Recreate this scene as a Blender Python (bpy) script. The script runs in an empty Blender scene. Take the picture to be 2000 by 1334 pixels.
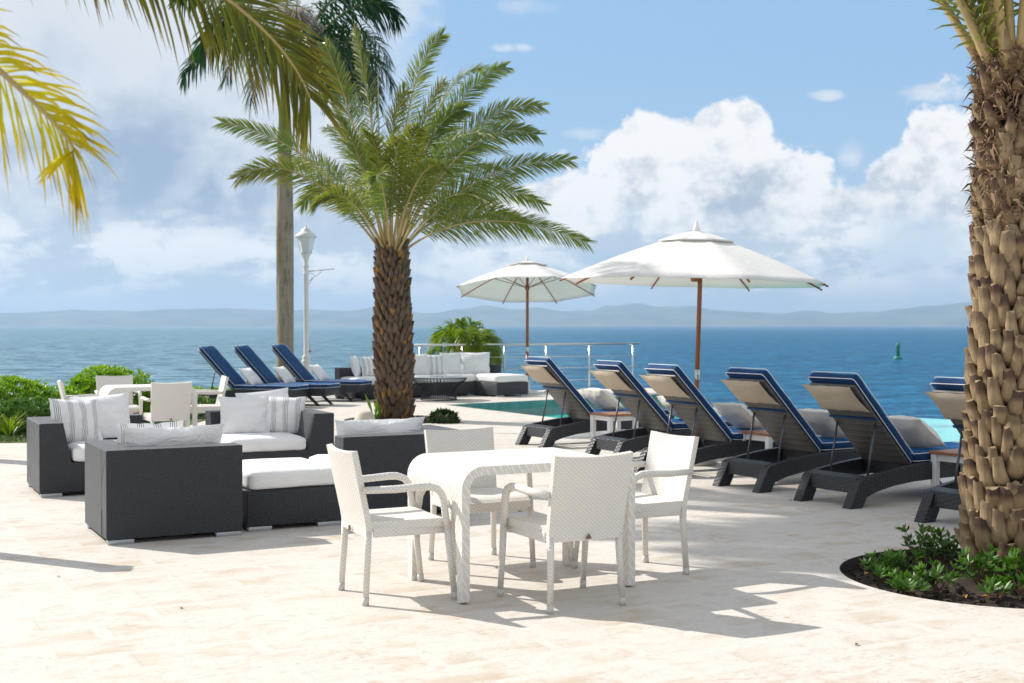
import bpy, bmesh, math, random
from mathutils import Vector, Matrix, noise
from math import sin, cos, pi, radians, sqrt
R = radians
scene = bpy.context.scene
col = scene.collection
F = 2500.0; H0 = 635.0; CZ = 1.52
def PX(x, D): return (x - 1000.0) / F * D               # world X of a column of the photo at distance D
def PZ(y, D): return CZ + (H0 - y) / F * D
def GP(x, y, z=0.0):
    D = F * (CZ - z) / (y - H0); return Vector((PX(x, D), D, z))

# ---------------------------------------------------------------- node helpers
class NT:
    def __init__(s, tree): s.t = tree; s.n = tree.nodes; s.l = tree.links
    def node(s, typ, **kw):
        n = s.n.new(typ)
        for k, v in kw.items(): setattr(n, k, v)
        return n
    def put(s, sock, v):
        if hasattr(v, 'is_output') or isinstance(v, bpy.types.NodeSocket): s.l.new(v, sock)
        elif v is not None:
            if sock.type == 'RGBA' and isinstance(v, (tuple, list)) and len(v) == 3: v = (*v, 1)
            sock.default_value = v
    def m(s, op, a, b=None, c=None, clamp=False):
        n = s.node('ShaderNodeMath', operation=op, use_clamp=clamp)
        for i, v in enumerate((a, b, c)):
            if v is not None: s.put(n.inputs[i], v)
        return n.outputs[0]
    def mix(s, f, a, b, blend='MIX'):
        n = s.node('ShaderNodeMix', data_type='RGBA', blend_type=blend)
        s.put(n.inputs[0], f); s.put(n.inputs[6], a); s.put(n.inputs[7], b); return n.outputs[2]
    def noise(s, vec, scale, detail=3, rough=.5, dist=0.0):
        n = s.node('ShaderNodeTexNoise'); s.put(n.inputs['Vector'], vec)
        n.inputs['Scale'].default_value = scale; n.inputs['Detail'].default_value = detail
        n.inputs['Roughness'].default_value = rough; n.inputs['Distortion'].default_value = dist
        return n.outputs[0]
    def ramp(s, f, stops, interp='LINEAR'):
        n = s.node('ShaderNodeValToRGB'); n.color_ramp.interpolation = interp; s.put(n.inputs[0], f)
        e = n.color_ramp.elements
        for i, (p, c) in enumerate(stops):
            if not isinstance(c, (tuple, list)): c = (c, c, c)
            if i < 2: e[i].position = p; e[i].color = (*c[:3], 1)
            else: q = e.new(p); q.color = (*c[:3], 1)
        return n.outputs[0]
    def smooth(s, x, a, b):
        n = s.node('ShaderNodeMapRange', interpolation_type='SMOOTHSTEP'); s.put(n.inputs[0], x)
        s.put(n.inputs[1], a); s.put(n.inputs[2], b); return n.outputs[0]
    def mapping(s, vec, scale=(1, 1, 1), rot=(0, 0, 0), loc=(0, 0, 0)):
        n = s.node('ShaderNodeMapping'); s.put(n.inputs[0], vec); n.inputs[1].default_value = loc
        n.inputs[2].default_value = rot; n.inputs[3].default_value = scale; return n.outputs[0]
    def sep(s, v):
        n = s.node('ShaderNodeSeparateXYZ'); s.put(n.inputs[0], v); return n.outputs
    def comb(s, x, y, z=0.0):
        n = s.node('ShaderNodeCombineXYZ'); s.put(n.inputs[0], x); s.put(n.inputs[1], y); s.put(n.inputs[2], z); return n.outputs[0]
    def tc(s, k='Object'): return s.node('ShaderNodeTexCoord').outputs[k]
    def bump(s, h, strength=.5, dist=.01):
        n = s.node('ShaderNodeBump'); s.put(n.inputs['Height'], h); s.put(n.inputs['Strength'], strength)
        n.inputs['Distance'].default_value = dist; return n.outputs[0]

def mat(name):
    m = bpy.data.materials.new(name); m.use_nodes = True
    t = NT(m.node_tree); b = m.node_tree.nodes['Principled BSDF']; t.b = b
    t.out = m.node_tree.nodes['Material Output']
    return m, t
def setp(t, **kw):
    names = dict(color='Base Color', rough='Roughness', metal='Metallic', normal='Normal', spec='Specular IOR Level', sheen='Sheen Weight', ior='IOR', trans='Transmission Weight', coat='Coat Weight')
    for k, v in kw.items(): t.put(t.b.inputs[names[k]], v)
def plain(name, c, rough=.5, metal=0.0, var=.12, scale=12, bump=0.0, spec=.5):
    m, t = mat(name); o = t.tc()
    n = t.noise(o, scale, 4)
    a = tuple(x * (1 - var) for x in c); b = tuple(min(1, x * (1 + var)) for x in c)
    setp(t, color=t.mix(n, a, b), rough=rough, metal=metal, spec=spec)
    if bump: setp(t, normal=t.bump(t.noise(o, scale * 6, 3), bump, .004))
    return m

def wicker(name, dark, light, pu, pv, ang=0.0, rough=.45, bs=.7, herring=False, spec=.5):
    m, t = mat(name)
    uv = t.tc('UV')
    v = t.mapping(uv, rot=(0, 0, ang)); x, y, _ = t.sep(v)
    row = t.m('FLOOR', t.m('DIVIDE', y, pv))
    par = t.m('MULTIPLY', t.m('MODULO', t.m('ABSOLUTE', row), 2.0), pi)
    ph = t.m('ADD', t.m('MULTIPLY', x, 2 * pi / pu), par)
    strand = t.m('POWER', t.m('ABSOLUTE', t.m('SINE', t.m('MULTIPLY', y, pi / pv))), .6)
    h = t.m('MULTIPLY', strand, t.m('ADD', .6, t.m('MULTIPLY', t.m('COSINE', ph), .4)))
    n = t.noise(t.tc('Object'), 9, 3)
    c = t.mix(t.smooth(h, 0.0, .75), dark, light)  # strand gaps darkened, occlusion shade put into the colour
    c = t.mix(t.m('MULTIPLY', n, .25), c, tuple(q * .72 for q in light))
    setp(t, color=c, rough=rough, normal=t.bump(h, bs, .006), spec=spec)
    return m

def fabric(name, c, var=.05, rough=.85, transl=0.0, wr=.35):
    m, t = mat(name); o = t.tc()
    n = t.noise(o, 4, 4, .6)
    cc = t.mix(n, tuple(x * (1 - var) for x in c), tuple(min(1, x * (1 + var)) for x in c))
    w = t.noise(t.mapping(o, scale=(1, 1, 2.2)), 5.5, 5, .55, 1.2)
    h = t.m('ADD', t.m('MULTIPLY', w, 1.0), t.m('MULTIPLY', t.noise(o, 260, 1), .04))
    nb = t.bump(h, wr, .05)
    setp(t, color=cc, rough=rough, normal=nb, spec=.25)
    if transl:
        tr = t.node('ShaderNodeBsdfTranslucent'); t.put(tr.inputs[0], cc)
        mx = t.node('ShaderNodeMixShader'); mx.inputs[0].default_value = transl
        t.l.new(t.b.outputs[0], mx.inputs[1]); t.l.new(tr.outputs[0], mx.inputs[2]); t.l.new(mx.outputs[0], t.out.inputs[0])
    return m
def striped(name, c, sc):
    m, t = mat(name)
    x, y, _ = t.sep(t.tc('UV'))
    f = t.m('FRACT', t.m('MULTIPLY', x, 4.0))
    acc = None
    for c0, w in ((.22, .020), (.34, .026), (.46, .026), (.58, .020)):
        q = t.m('LESS_THAN', t.m('ABSOLUTE', t.m('SUBTRACT', f, c0)), w)
        acc = q if acc is None else t.m('MAXIMUM', acc, q)
    o = t.tc(); w = t.noise(o, 6, 4, .55, 1.0)
    setp(t, color=t.mix(acc, c, sc), rough=.85, spec=.2, normal=t.bump(w, .35, .04))
    return m
def leafmat(name, base, tip, alt, transl=.35, rough=.42, randv=.35, dead=None):
    """uv.x runs along the frond, uv.y along the leaflet"""
    m, t = mat(name); u, v, _ = t.sep(t.tc('UV')); o = t.tc()
    isl = t.node('ShaderNodeNewGeometry').outputs['Random Per Island']
    c = t.mix(t.smooth(v, .35, 1.0), base, tip)
    c = t.mix(t.m('MULTIPLY', t.noise(o, 1.6, 2), .8), c, alt)
    c = t.mix(t.m('MULTIPLY', isl, randv), c, tuple(q * .45 for q in base))
    if dead is not None:
        c = t.mix(t.smooth(t.m('ADD', v, t.m('MULTIPLY', isl, .35)), .95, 1.2), c, dead)
    setp(t, color=c, rough=rough, spec=.35)
    tr = t.node('ShaderNodeBsdfTranslucent'); t.put(tr.inputs[0], t.mix(.35, c, (1, 1, .25), 'MULTIPLY'))
    tr2 = t.mix(1.0, c, (1.25, 1.35, .5), 'MULTIPLY'); t.put(tr.inputs[0], tr2)
    mx = t.node('ShaderNodeMixShader'); mx.inputs[0].default_value = transl
    t.l.new(t.b.outputs[0], mx.inputs[1]); t.l.new(tr.outputs[0], mx.inputs[2]); t.l.new(mx.outputs[0], t.out.inputs[0])
    return m

# ---------------------------------------------------------------- mesh helpers
class MB:
    def __init__(s): s.v = []; s.f = []; s.uv = []; s.sm = []
    def add(s, vs, fs, M=None, uvs=None, smooth=False):
        o = len(s.v)
        for p in vs:
            p = Vector(p); s.v.append(M @ p if M is not None else p)
        for i, f in enumerate(fs):
            s.f.append([k + o for k in f]); s.uv.append(uvs[i] if uvs else None); s.sm.append(smooth)
        return s
    def bm(s, b, M=None, smooth=False):
        b.verts.ensure_lookup_table()
        s.add([v.co.copy() for v in b.verts], [[v.index for v in f.verts] for f in b.faces], M, smooth=smooth); b.free(); return s
    def box(s, lo, hi, r=0.0, seg=2, M=None, taper=None, smooth=None):
        b = bmesh.new(); bmesh.ops.create_cube(b, size=1)
        c = [(lo[i] + hi[i]) / 2 for i in range(3)]; d = [hi[i] - lo[i] for i in range(3)]
        for v in b.verts:
            k = 1.0
            if taper and v.co.z < 0: k = taper
            v.co = Vector((c[0] + v.co.x * d[0] * k, c[1] + v.co.y * d[1] * k, c[2] + v.co.z * d[2]))
        if r > 0: bmesh.ops.bevel(b, geom=list(b.edges), offset=min(r, min(d) * .45), segments=seg, profile=.5, affect='EDGES')
        b.verts.index_update()
        return s.bm(b, M, smooth=(r > 0) if smooth is None else smooth)
    def poly(s, pts, ax, a, b_, r=0.0, M=None, seg=2):
        """extrude a closed outline: ax='y' outline is (x,z); 'x' outline (y,z); 'z' outline (x,y)"""
        bmh = bmesh.new()
        def P(p, w): return (p[0], w, p[1]) if ax == 'y' else ((w, p[0], p[1]) if ax == 'x' else (p[0], p[1], w))
        v0 = [bmh.verts.new(P(p, a)) for p in pts]; v1 = [bmh.verts.new(P(p, b_)) for p in pts]
        n = len(pts)
        bmh.faces.new(v0); bmh.faces.new(v1[::-1])
        for i in range(n): bmh.faces.new((v0[i], v1[i], v1[(i + 1) % n], v0[(i + 1) % n]))
        bmesh.ops.recalc_face_normals(bmh, faces=list(bmh.faces))
        if r > 0:
            es = [e for e in bmh.edges if (len(e.link_faces) == 2 and e.calc_face_angle(0) > .6)]
            bmesh.ops.bevel(bmh, geom=es, offset=r, segments=seg, profile=.5, affect='EDGES')
        bmesh.ops.triangulate(bmh, faces=[f for f in bmh.faces if len(f.verts) > 4])
        bmh.verts.index_update()
        return s.bm(bmh, M, smooth=False)
    def tube(s, pts, rad, seg=8, caps=True, M=None, sq=None):
        pts = [Vector(p) for p in pts]; n = len(pts)
        if not isinstance(rad, (list, tuple)): rad = [rad] * n
        ref = Vector((0, 0, 1)); vs = []; fs = []
        t0 = (pts[1] - pts[0]).normalized()
        if abs(t0.dot(ref)) > .9: ref = Vector((0, 1, 0))
        for i, p in enumerate(pts):
            t = (pts[min(i + 1, n - 1)] - pts[max(i - 1, 0)]).normalized()
            a = (ref - t * ref.dot(t)).normalized(); ref = a; b = t.cross(a)
            for k in range(seg):
                th = 2 * pi * (k + .5) / seg
                ca, sa = cos(th), sin(th)
                if sq:
                    q = max(abs(ca), abs(sa)) ** sq; ca /= q; sa /= q
                vs.append(p + (a * ca + b * sa) * rad[i])
        for i in range(n - 1):
            for k in range(seg):
                k2 = (k + 1) % seg
                fs.append([i * seg + k, i * seg + k2, (i + 1) * seg + k2, (i + 1) * seg + k])
        if caps: fs.append(list(range(seg))[::-1]); fs.append([(n - 1) * seg + k for k in range(seg)])
        return s.add(vs, fs, M, smooth=True)
    def lathe(s, prof, seg=24, M=None, smooth=True):
        vs = []; fs = []; n = len(prof)
        for (r, z) in prof:
            for k in range(seg): vs.append((r * cos(2 * pi * k / seg), r * sin(2 * pi * k / seg), z))
        for i in range(n - 1):
            for k in range(seg):
                k2 = (k + 1) % seg; fs.append([i * seg + k, i * seg + k2, (i + 1) * seg + k2, (i + 1) * seg + k])
        fs.append(list(range(seg))[::-1]); fs.append([(n - 1) * seg + k for k in range(seg)])
        return s.add(vs, fs, M, smooth=smooth)
    def build(s, name, m, parent=None, boxuv=False, loc=None):
        me = bpy.data.meshes.new(name); me.from_pydata([tuple(v) for v in s.v], [], s.f)
        if boxuv or any(u is not None for u in s.uv):
            L = me.uv_layers.new(name='UVMap'); me.update()
            dat = [0.0] * (2 * len(me.loops))
            for p, u in zip(me.polygons, s.uv):
                n = p.normal; ax = max(range(3), key=lambda i: abs(n[i]))
                for j, li in enumerate(p.loop_indices):
                    if u is not None: a, b = u[j]
                    else:
                        c = me.vertices[me.loops[li].vertex_index].co
                        a, b = ((c.y, c.z), (c.x, c.z), (c.x, c.y))[ax]
                    dat[2 * li] = a; dat[2 * li + 1] = b
            L.data.foreach_set('uv', dat)
        me.polygons.foreach_set('use_smooth', s.sm)
        if m is not None: me.materials.append(m)
        me.update()
        o = bpy.data.objects.new(name, me); col.objects.link(o)
        if parent is not None: o.parent = parent
        if loc is not None: o.location = loc
        return o
def tag(o, label=None, cat=None, group=None, kind=None):
    if label: o['label'] = label
    if cat: o['category'] = cat
    if group: o['group'] = group
    if kind: o['kind'] = kind
    return o
def thing(name, loc, rz=0, label=None, cat=None, group=None):
    o = bpy.data.objects.new(name, None); col.objects.link(o); o.location = loc; o.rotation_euler = (0, 0, rz)
    o.empty_display_size = .1
    return tag(o, label, cat, group)
def copy_tree(o, parent=None):
    c = o.copy(); col.objects.link(c)
    if parent is not None: c.parent = parent
    for ch in [q for q in bpy.data.objects if q.parent == o]: copy_tree(ch, c)
    return c
def Tm(loc=(0, 0, 0), rz=0, rx=0, ry=0, sc=1):
    return Matrix.Translation(loc) @ Matrix.Rotation(rz, 4, 'Z') @ Matrix.Rotation(ry, 4, 'Y') @ Matrix.Rotation(rx, 4, 'X') @ Matrix.Scale(sc, 4)
def bez(a, b, c, n):
    return [a * (1 - t) ** 2 + b * 2 * t * (1 - t) + c * t * t for t in [i / (n - 1) for i in range(n)]]

# ---------------------------------------------------------------- materials
M = {}
M['wwick'] = wicker('white_wicker', (.64, .60, .53), (.80, .78, .74), .028, .011, 0, .5, .40)
M['wwick_diag'] = wicker('white_wicker_diagonal', (.66, .62, .55), (.81, .79, .755), .16, .019, R(58), .5, .55)
M['wwick_cool'] = M['wwick']
M['dwick'] = wicker('dark_wicker', (.006, .008, .012), (.023, .028, .038), .03, .011, R(90), .42, 1.0, spec=.6)
M['lwick'] = wicker('lounger_wicker', (.005, .006, .009), (.015, .017, .023), .06, .02, R(52), .40, .8, spec=.55)
M['lwick_back'] = wicker('lounger_back_wicker', (.05, .047, .045), (.12, .112, .105), .16, .026, R(90), .45, .6)
M['white_fab'] = fabric('white_cushion_fabric', (.80, .80, .79))
M['white_fab2'] = fabric('white_pillow_fabric', (.82, .82, .81), wr=.6)
M['cream_fab'] = fabric('cream_pillow_fabric', (.86, .82, .74), wr=.25, transl=.2)
M['beige_pad'] = fabric('beige_headrest_fabric', (.46, .39, .30), wr=.12, rough=.7)
M['stripe'] = striped('striped_pillow_fabric', (.80, .80, .78), (.27, .27, .30))
M['navy'] = fabric('navy_fabric', (.004, .034, .115), rough=.75, wr=.12)
for nm_, wt_, tn_ in (('navy', .60, (.08, .42, .95, 1)), ('dwick', .22, (.9, .95, 1, 1)), ('lwick', .05, (.9, .95, 1, 1))):
    b_ = M[nm_].node_tree.nodes['Principled BSDF']; b_.inputs['Sheen Weight'].default_value = wt_; b_.inputs['Sheen Tint'].default_value = tn_; b_.inputs['Sheen Roughness'].default_value = .35
M['piping'] = plain('white_piping', (.75, .76, .78), .7)
M['metal'] = plain('brushed_aluminium', (.42, .45, .48), .38, .7, .06)
M['dmetal'] = plain('dark_strut_metal', (.10, .11, .13), .35, .6)
M['steel'] = plain('stainless_steel', (.62, .63, .62), .28, .85, .05)
M['grayplastic'] = plain('grey_plastic', (.28, .28, .28), .5)
M['cap'] = plain('pale_foot_plastic', (.58, .57, .54), .5)
M['tagm'] = plain('brown_leather', (.16, .11, .07), .6)
M['wpaint'] = plain('white_paint', (.78, .78, .76), .45, 0, .04)
M['wire'] = plain('black_wire', (.02, .02, .022), .4, .3)
M['umb'] = fabric('umbrella_canvas', (.88, .87, .845), rough=.8, transl=.32, wr=.2)
M['soil'] = plain('garden_soil', (.034, .021, .014), .95, 0, .9, 30, 1.0)
M['stonelamp'] = plain('cast_stone', (.48, .44, .36), .7, 0, .1)
m, t = mat('teak_wood'); o = t.tc(); g = t.noise(t.mapping(o, scale=(2, 26, 26)), 3, 4, .6)
setp(t, color=t.mix(g, (.20, .085, .035), (.42, .20, .10)), rough=.45); M['teak'] = m
m, t = mat('umbrella_pole_wood'); o = t.tc(); g = t.noise(t.mapping(o, scale=(30, 30, 1.5)), 3, 4, .6)
setp(t, color=t.mix(g, (.22, .06, .02), (.42, .14, .045)), rough=.35); M['pole'] = m
m, t = mat('lamp_glass'); setp(t, color=(.75, .80, .82), rough=.35, spec=.5); t.b.inputs['Alpha'].default_value = 1
t.b.inputs['Subsurface Weight'].default_value = .0; M['lampglass'] = m
m, t = mat('table_glass'); setp(t, color=(.25, .30, .32), rough=.05, spec=.6); M['glass'] = m

# travertine paving
m, t = mat('travertine')
o = t.tc(); mp = t.mapping(o, rot=(0, 0, R(-28)))
br = t.node('ShaderNodeTexBrick'); t.put(br.inputs['Vector'], t.node('ShaderNodeVectorMath', operation='ADD').outputs[0]); va_ = br.inputs['Vector'].links[0].from_node; t.put(va_.inputs[0], mp); nn_ = t.node('ShaderNodeTexNoise'); nn_.inputs['Scale'].default_value = 5; t.put(nn_.inputs['Vector'], o); sc_ = t.node('ShaderNodeVectorMath', operation='SCALE'); t.put(sc_.inputs[0], nn_.outputs[1]); sc_.inputs[3].default_value = .09; t.put(va_.inputs[1], sc_.outputs[0])
for k, v in (('Scale', 1.0), ('Mortar Size', .05), ('Mortar Smooth', 1.0), ('Bias', 0.0), ('Brick Width', .61), ('Row Height', .305)): br.inputs[k].default_value = v
br.inputs['Color1'].default_value = (0, 0, 0, 1); br.inputs['Color2'].default_value = (1, 1, 1, 1); br.inputs['Mortar'].default_value = (.5, .5, .5, 1)
tile = br.outputs[0]; mort = br.outputs[1]
big = t.noise(o, .7, 3); band = t.noise(t.mapping(mp, scale=(1, 1.5, 1)), 2.0, 6, .68, .4)
fine = t.noise(t.mapping(mp, scale=(1, 2.5, 1)), 14, 5, .65)
k = t.m('ADD', t.m('MULTIPLY', tile, .22), t.m('MULTIPLY', t.smooth(band, .35, .75), .75))
k = t.m('MULTIPLY', k, t.m('SUBTRACT', 1.0, t.m('MULTIPLY', mort, .80)))
c = t.mix(t.smooth(k, .22, 1.0), (.625, .59, .54), (.50, .415, .305))
c = t.mix(t.smooth(t.m('MULTIPLY', t.noise(mp, 1.3, 4, .6), fine), .30, .48), c, (.44, .32, .22))
c = t.mix(t.m('MULTIPLY', t.smooth(t.noise(t.mapping(mp, scale=(1, 1.7, 1), loc=(5, 2, 0)), 7, 6, .72, .5), .52, .68), .45), c, (.47, .35, .24))
c = t.mix(t.m('MULTIPLY', t.smooth(t.noise(mp, 45, 4, .7), .45, .7), .22), c, (.42, .35, .28))
pit = t.noise(t.mapping(mp, scale=(1, 2.2, 1)), 34, 2, .5)
pm = t.m('MULTIPLY', t.smooth(pit, .67, .72), t.smooth(t.noise(o, 3.1, 3), .46, .58))
pit2 = t.noise(t.mapping(mp, scale=(1, 2.6, 1)), 75, 2, .5)
pm2 = t.m('MULTIPLY', t.smooth(pit2, .63, .70), t.smooth(t.noise(o, 2.1, 3), .44, .56))
pm = t.m('MAXIMUM', pm, t.m('MULTIPLY', pm2, .7))
c = t.mix(t.m('MULTIPLY', pm, .80), c, (.20, .14, .10))
# hairline joint
br2 = t.node('ShaderNodeTexBrick'); t.put(br2.inputs['Vector'], mp)
for kk, v in (('Scale', 1.0), ('Mortar Size', .004), ('Mortar Smooth', .3), ('Brick Width', .61), ('Row Height', .305)): br2.inputs[kk].default_value = v
c = t.mix(t.m('MULTIPLY', br2.outputs[1], .17), c, (.36, .31, .26))
hh = t.m('SUBTRACT', t.m('MULTIPLY', fine, .3), t.m('ADD', pm, t.m('MULTIPLY', br2.outputs[1], .5)))
setp(t, color=c, rough=.62, spec=.35, normal=t.bump(hh, .35, .006)); M['trav'] = m

# sea
m, t = mat('sea_water')
o = t.tc(); x, y, z = t.sep(o)
w1 = t.noise(t.mapping(o, rot=(0, 0, R(25)), scale=(1, 1.5, 1)), .16, 5, .62, .4)
w2 = t.noise(t.mapping(o, rot=(0, 0, R(-15)), scale=(1, 1.4, 1)), .9, 4, .6, .3)
w3 = t.noise(o, 4.0, 3, .6)
hgt = t.m('ADD', t.m('ADD', t.m('MULTIPLY', w1, 1.0), t.m('MULTIPLY', w2, .42)), t.m('MULTIPLY', w3, .09))
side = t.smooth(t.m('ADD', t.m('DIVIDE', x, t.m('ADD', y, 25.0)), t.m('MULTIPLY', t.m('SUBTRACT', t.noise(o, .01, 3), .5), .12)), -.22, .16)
cs = t.mix(side, (.22, .38, .45), (.004, .145, .295))  # left water paler: sky reflection and glare put into the colour
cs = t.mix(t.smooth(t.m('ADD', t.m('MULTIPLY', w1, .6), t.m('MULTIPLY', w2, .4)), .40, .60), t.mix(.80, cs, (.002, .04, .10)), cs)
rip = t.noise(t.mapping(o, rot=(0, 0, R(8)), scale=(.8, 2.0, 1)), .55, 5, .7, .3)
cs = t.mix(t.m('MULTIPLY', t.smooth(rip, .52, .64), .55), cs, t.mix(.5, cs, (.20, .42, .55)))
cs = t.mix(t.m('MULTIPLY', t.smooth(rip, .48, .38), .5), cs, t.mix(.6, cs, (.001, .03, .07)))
nb = t.bump(hgt, 1.0, 1.6)
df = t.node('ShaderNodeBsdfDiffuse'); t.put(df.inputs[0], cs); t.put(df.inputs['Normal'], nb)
gl_ = t.node('ShaderNodeBsdfGlossy'); gl_.inputs['Roughness'].default_value = .16; t.put(gl_.inputs['Normal'], nb); gl_.inputs[0].default_value = (1, 1, 1, 1)
fr_ = t.node('ShaderNodeFresnel'); fr_.inputs[0].default_value = 1.33; t.put(fr_.inputs['Normal'], nb)
mx = t.node('ShaderNodeMixShader'); t.put(mx.inputs[0], t.m('MULTIPLY', t.m('MINIMUM', fr_.outputs[0], .8), .42))
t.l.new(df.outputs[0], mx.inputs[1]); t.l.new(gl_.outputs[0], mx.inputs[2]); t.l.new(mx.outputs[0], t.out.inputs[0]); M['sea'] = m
# pool
m, t = mat('pool_mosaic'); o = t.tc('UV')
vo = t.node('ShaderNodeTexVoronoi', feature='F1', distance='CHEBYCHEV'); t.put(vo.inputs['Vector'], o); vo.inputs['Scale'].default_value = 30; vo.inputs['Randomness'].default_value = .0
n = t.noise(t.mapping(o, scale=(1, .45, 1)), 9, 4, .7)
setp(t, color=t.mix(t.smooth(n, .35, .65), (.02, .36, .36), (.05, .58, .55)), rough=.3); M['mosaic'] = m
m, t = mat('pool_floor'); setp(t, color=(.30, .62, .66), rough=.6); M['poolfloor'] = m
m, t = mat('pool_water_surface'); o = t.tc()
setp(t, color=(.04, .66, .60), rough=.03, ior=1.33, spec=.5, normal=t.bump(t.noise(o, 2.2, 3), .10, .02)); M['poolwater'] = m
m, t = mat('grass_blades'); isl = t.node('ShaderNodeNewGeometry').outputs['Random Per Island']
setp(t, color=t.mix(isl, (.05, .12, .012), (.16, .22, .04)), rough=.6); M['grass'] = m
M['lawn'] = plain('lawn_soil', (.07, .11, .025), .9, 0, .4, 9, .5)
M['conc'] = plain('white_concrete', (.66, .64, .60), .7, 0, .08, 5)

# foliage
M['frond'] = leafmat('date_palm_leaf', (.125, .180, .036), (.27, .28, .07), (.27, .26, .05), .42, .48, .30, (.26, .20, .08))
M['frond2'] = leafmat('date_palm_leaf_bluish', (.14, .20, .065), (.29, .30, .11), (.20, .25, .07), .42, .46, .30, (.26, .20, .08))
M['royalleaf'] = leafmat('royal_palm_leaf', (.012, .062, .018), (.03, .09, .02), (.03, .085, .02), .25, .3, .4)
M['nearleaf'] = leafmat('near_green_leaf', (.055, .085, .014), (.15, .14, .014), (.20, .17, .014), .38, .5, .5, (.16, .10, .03))
M['yellowleaf'] = leafmat('yellow_palm_leaf', (.52, .47, .012), (.70, .46, .015), (.75, .58, .015), .6, .4, .35, (.26, .12, .035))
M['babyleaf'] = leafmat('coconut_leaf', (.20, .30, .015), (.36, .36, .03), (.10, .20, .012), .42, .4, .4)
M['hedgeleaf'] = leafmat('hedge_leaf', (.19, .38, .015), (.40, .56, .03), (.11, .24, .015), .45, .35, .45)
M['shrubleaf'] = leafmat('shrub_leaf', (.06, .17, .02), (.12, .25, .025), (.08, .16, .02), .32, .38, .4)
M['darkleaf'] = leafmat('dark_shrub_leaf', (.018, .055, .012), (.04, .09, .015), (.05, .09, .02), .2, .3, .4)
M['rachis'] = plain('palm_leaf_stem', (.42, .31, .13), .5, 0, .25, 6)
M['rachis_green'] = plain('green_leaf_stem', (.20, .20, .06), .5, 0, .25, 6)
def bootmat(name, a, b, c, orange=None, dk=.45):
    m, t = mat(name); o = t.tc(); g = t.node('ShaderNodeNewGeometry'); isl = g.outputs['Random Per Island']
    u, v, _ = t.sep(t.tc('UV'))
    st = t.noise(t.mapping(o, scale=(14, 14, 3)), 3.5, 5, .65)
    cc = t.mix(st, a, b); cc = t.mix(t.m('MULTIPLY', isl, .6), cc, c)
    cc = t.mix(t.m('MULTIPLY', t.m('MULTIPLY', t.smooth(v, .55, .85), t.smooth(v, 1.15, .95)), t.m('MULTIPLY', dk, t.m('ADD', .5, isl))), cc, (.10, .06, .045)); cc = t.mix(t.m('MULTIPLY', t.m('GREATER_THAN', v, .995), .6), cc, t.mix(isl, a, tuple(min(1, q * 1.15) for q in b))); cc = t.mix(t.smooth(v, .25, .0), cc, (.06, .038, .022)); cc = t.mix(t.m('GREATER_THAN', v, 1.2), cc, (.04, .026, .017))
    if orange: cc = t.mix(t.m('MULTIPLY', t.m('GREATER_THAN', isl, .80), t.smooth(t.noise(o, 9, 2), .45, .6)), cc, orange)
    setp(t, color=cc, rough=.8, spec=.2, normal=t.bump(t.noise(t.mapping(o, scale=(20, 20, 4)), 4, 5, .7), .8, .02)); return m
M['boot_mid'] = bootmat('dark_palm_bark', (.11, .075, .05), (.24, .18, .13), (.09, .055, .035), (.34, .18, .05))
M['boot_big'] = bootmat('tan_palm_bark', (.26, .18, .10), (.58, .45, .27), (.24, .15, .075), None, .75)
M['fiber'] = plain('palm_fibre', (.20, .12, .065), .9, 0, .5, 25, .9)
m, t = mat('royal_palm_bark'); o = t.tc(); x, y, z = t.sep(o)
ring = t.noise(t.comb(0.0, 0.0, t.m('MULTIPLY', z, 5.0)), 2.2, 3, .6)
st = t.noise(t.mapping(o, scale=(9, 9, 1.2)), 2.0, 5, .65, .6)
cc = t.mix(st, (.15, .11, .07), (.46, .40, .32)); cc = t.mix(t.m('MULTIPLY', t.smooth(ring, .5, .7), .3), cc, (.16, .12, .08))
mo = t.m('MULTIPLY', t.smooth(t.noise(t.mapping(o, scale=(3, 3, .5)), 1.3, 4), .42, .62), t.smooth(x, .10, -.12))
cc = t.mix(t.m('MULTIPLY', mo, .85), cc, (.11, .085, .025)); cc = t.mix(t.m('MULTIPLY', t.smooth(t.noise(t.mapping(o, scale=(6, 6, 1.6)), 1.7, 5, .7), .52, .66), .6), cc, (.10, .065, .035))
setp(t, color=cc, rough=.8, normal=t.bump(t.m('ADD', st, ring), .4, .02)); M['royalbark'] = m
M['crownshaft'] = plain('green_crownshaft', (.10, .20, .03), .35, 0, .35, 5)
M['straw'] = plain('dry_flower_straw', (.36, .31, .25), .8, 0, .3, 8)

# ---------------------------------------------------------------- setting
def fill(name, loops, z0, depth, m, kind='structure', boxuv=False):
    b = bmesh.new(); es = []
    for lp in loops:
        vs = [b.verts.new((p[0], p[1], z0)) for p in lp]
        for i in range(len(vs)): es.append(b.edges.new((vs[i], vs[(i + 1) % len(vs)])))
    r = bmesh.ops.triangle_fill(b, use_beauty=True, edges=es)
    for f in b.faces:
        f.normal_update()
        if f.normal.z < 0: f.normal_flip()
    bd = [e for e in b.edges if e.is_boundary]
    if depth:
        ex = bmesh.ops.extrude_edge_only(b, edges=bd)
        for v in ex['geom']:
            if isinstance(v, bmesh.types.BMVert): v.co.z -= depth
        bmesh.ops.recalc_face_normals(b, faces=list(b.faces))
    b.verts.index_update(); mb = MB(); mb.bm(b)
    o = mb.build(name, m, boxuv=boxuv); o['kind'] = kind; return o

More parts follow.
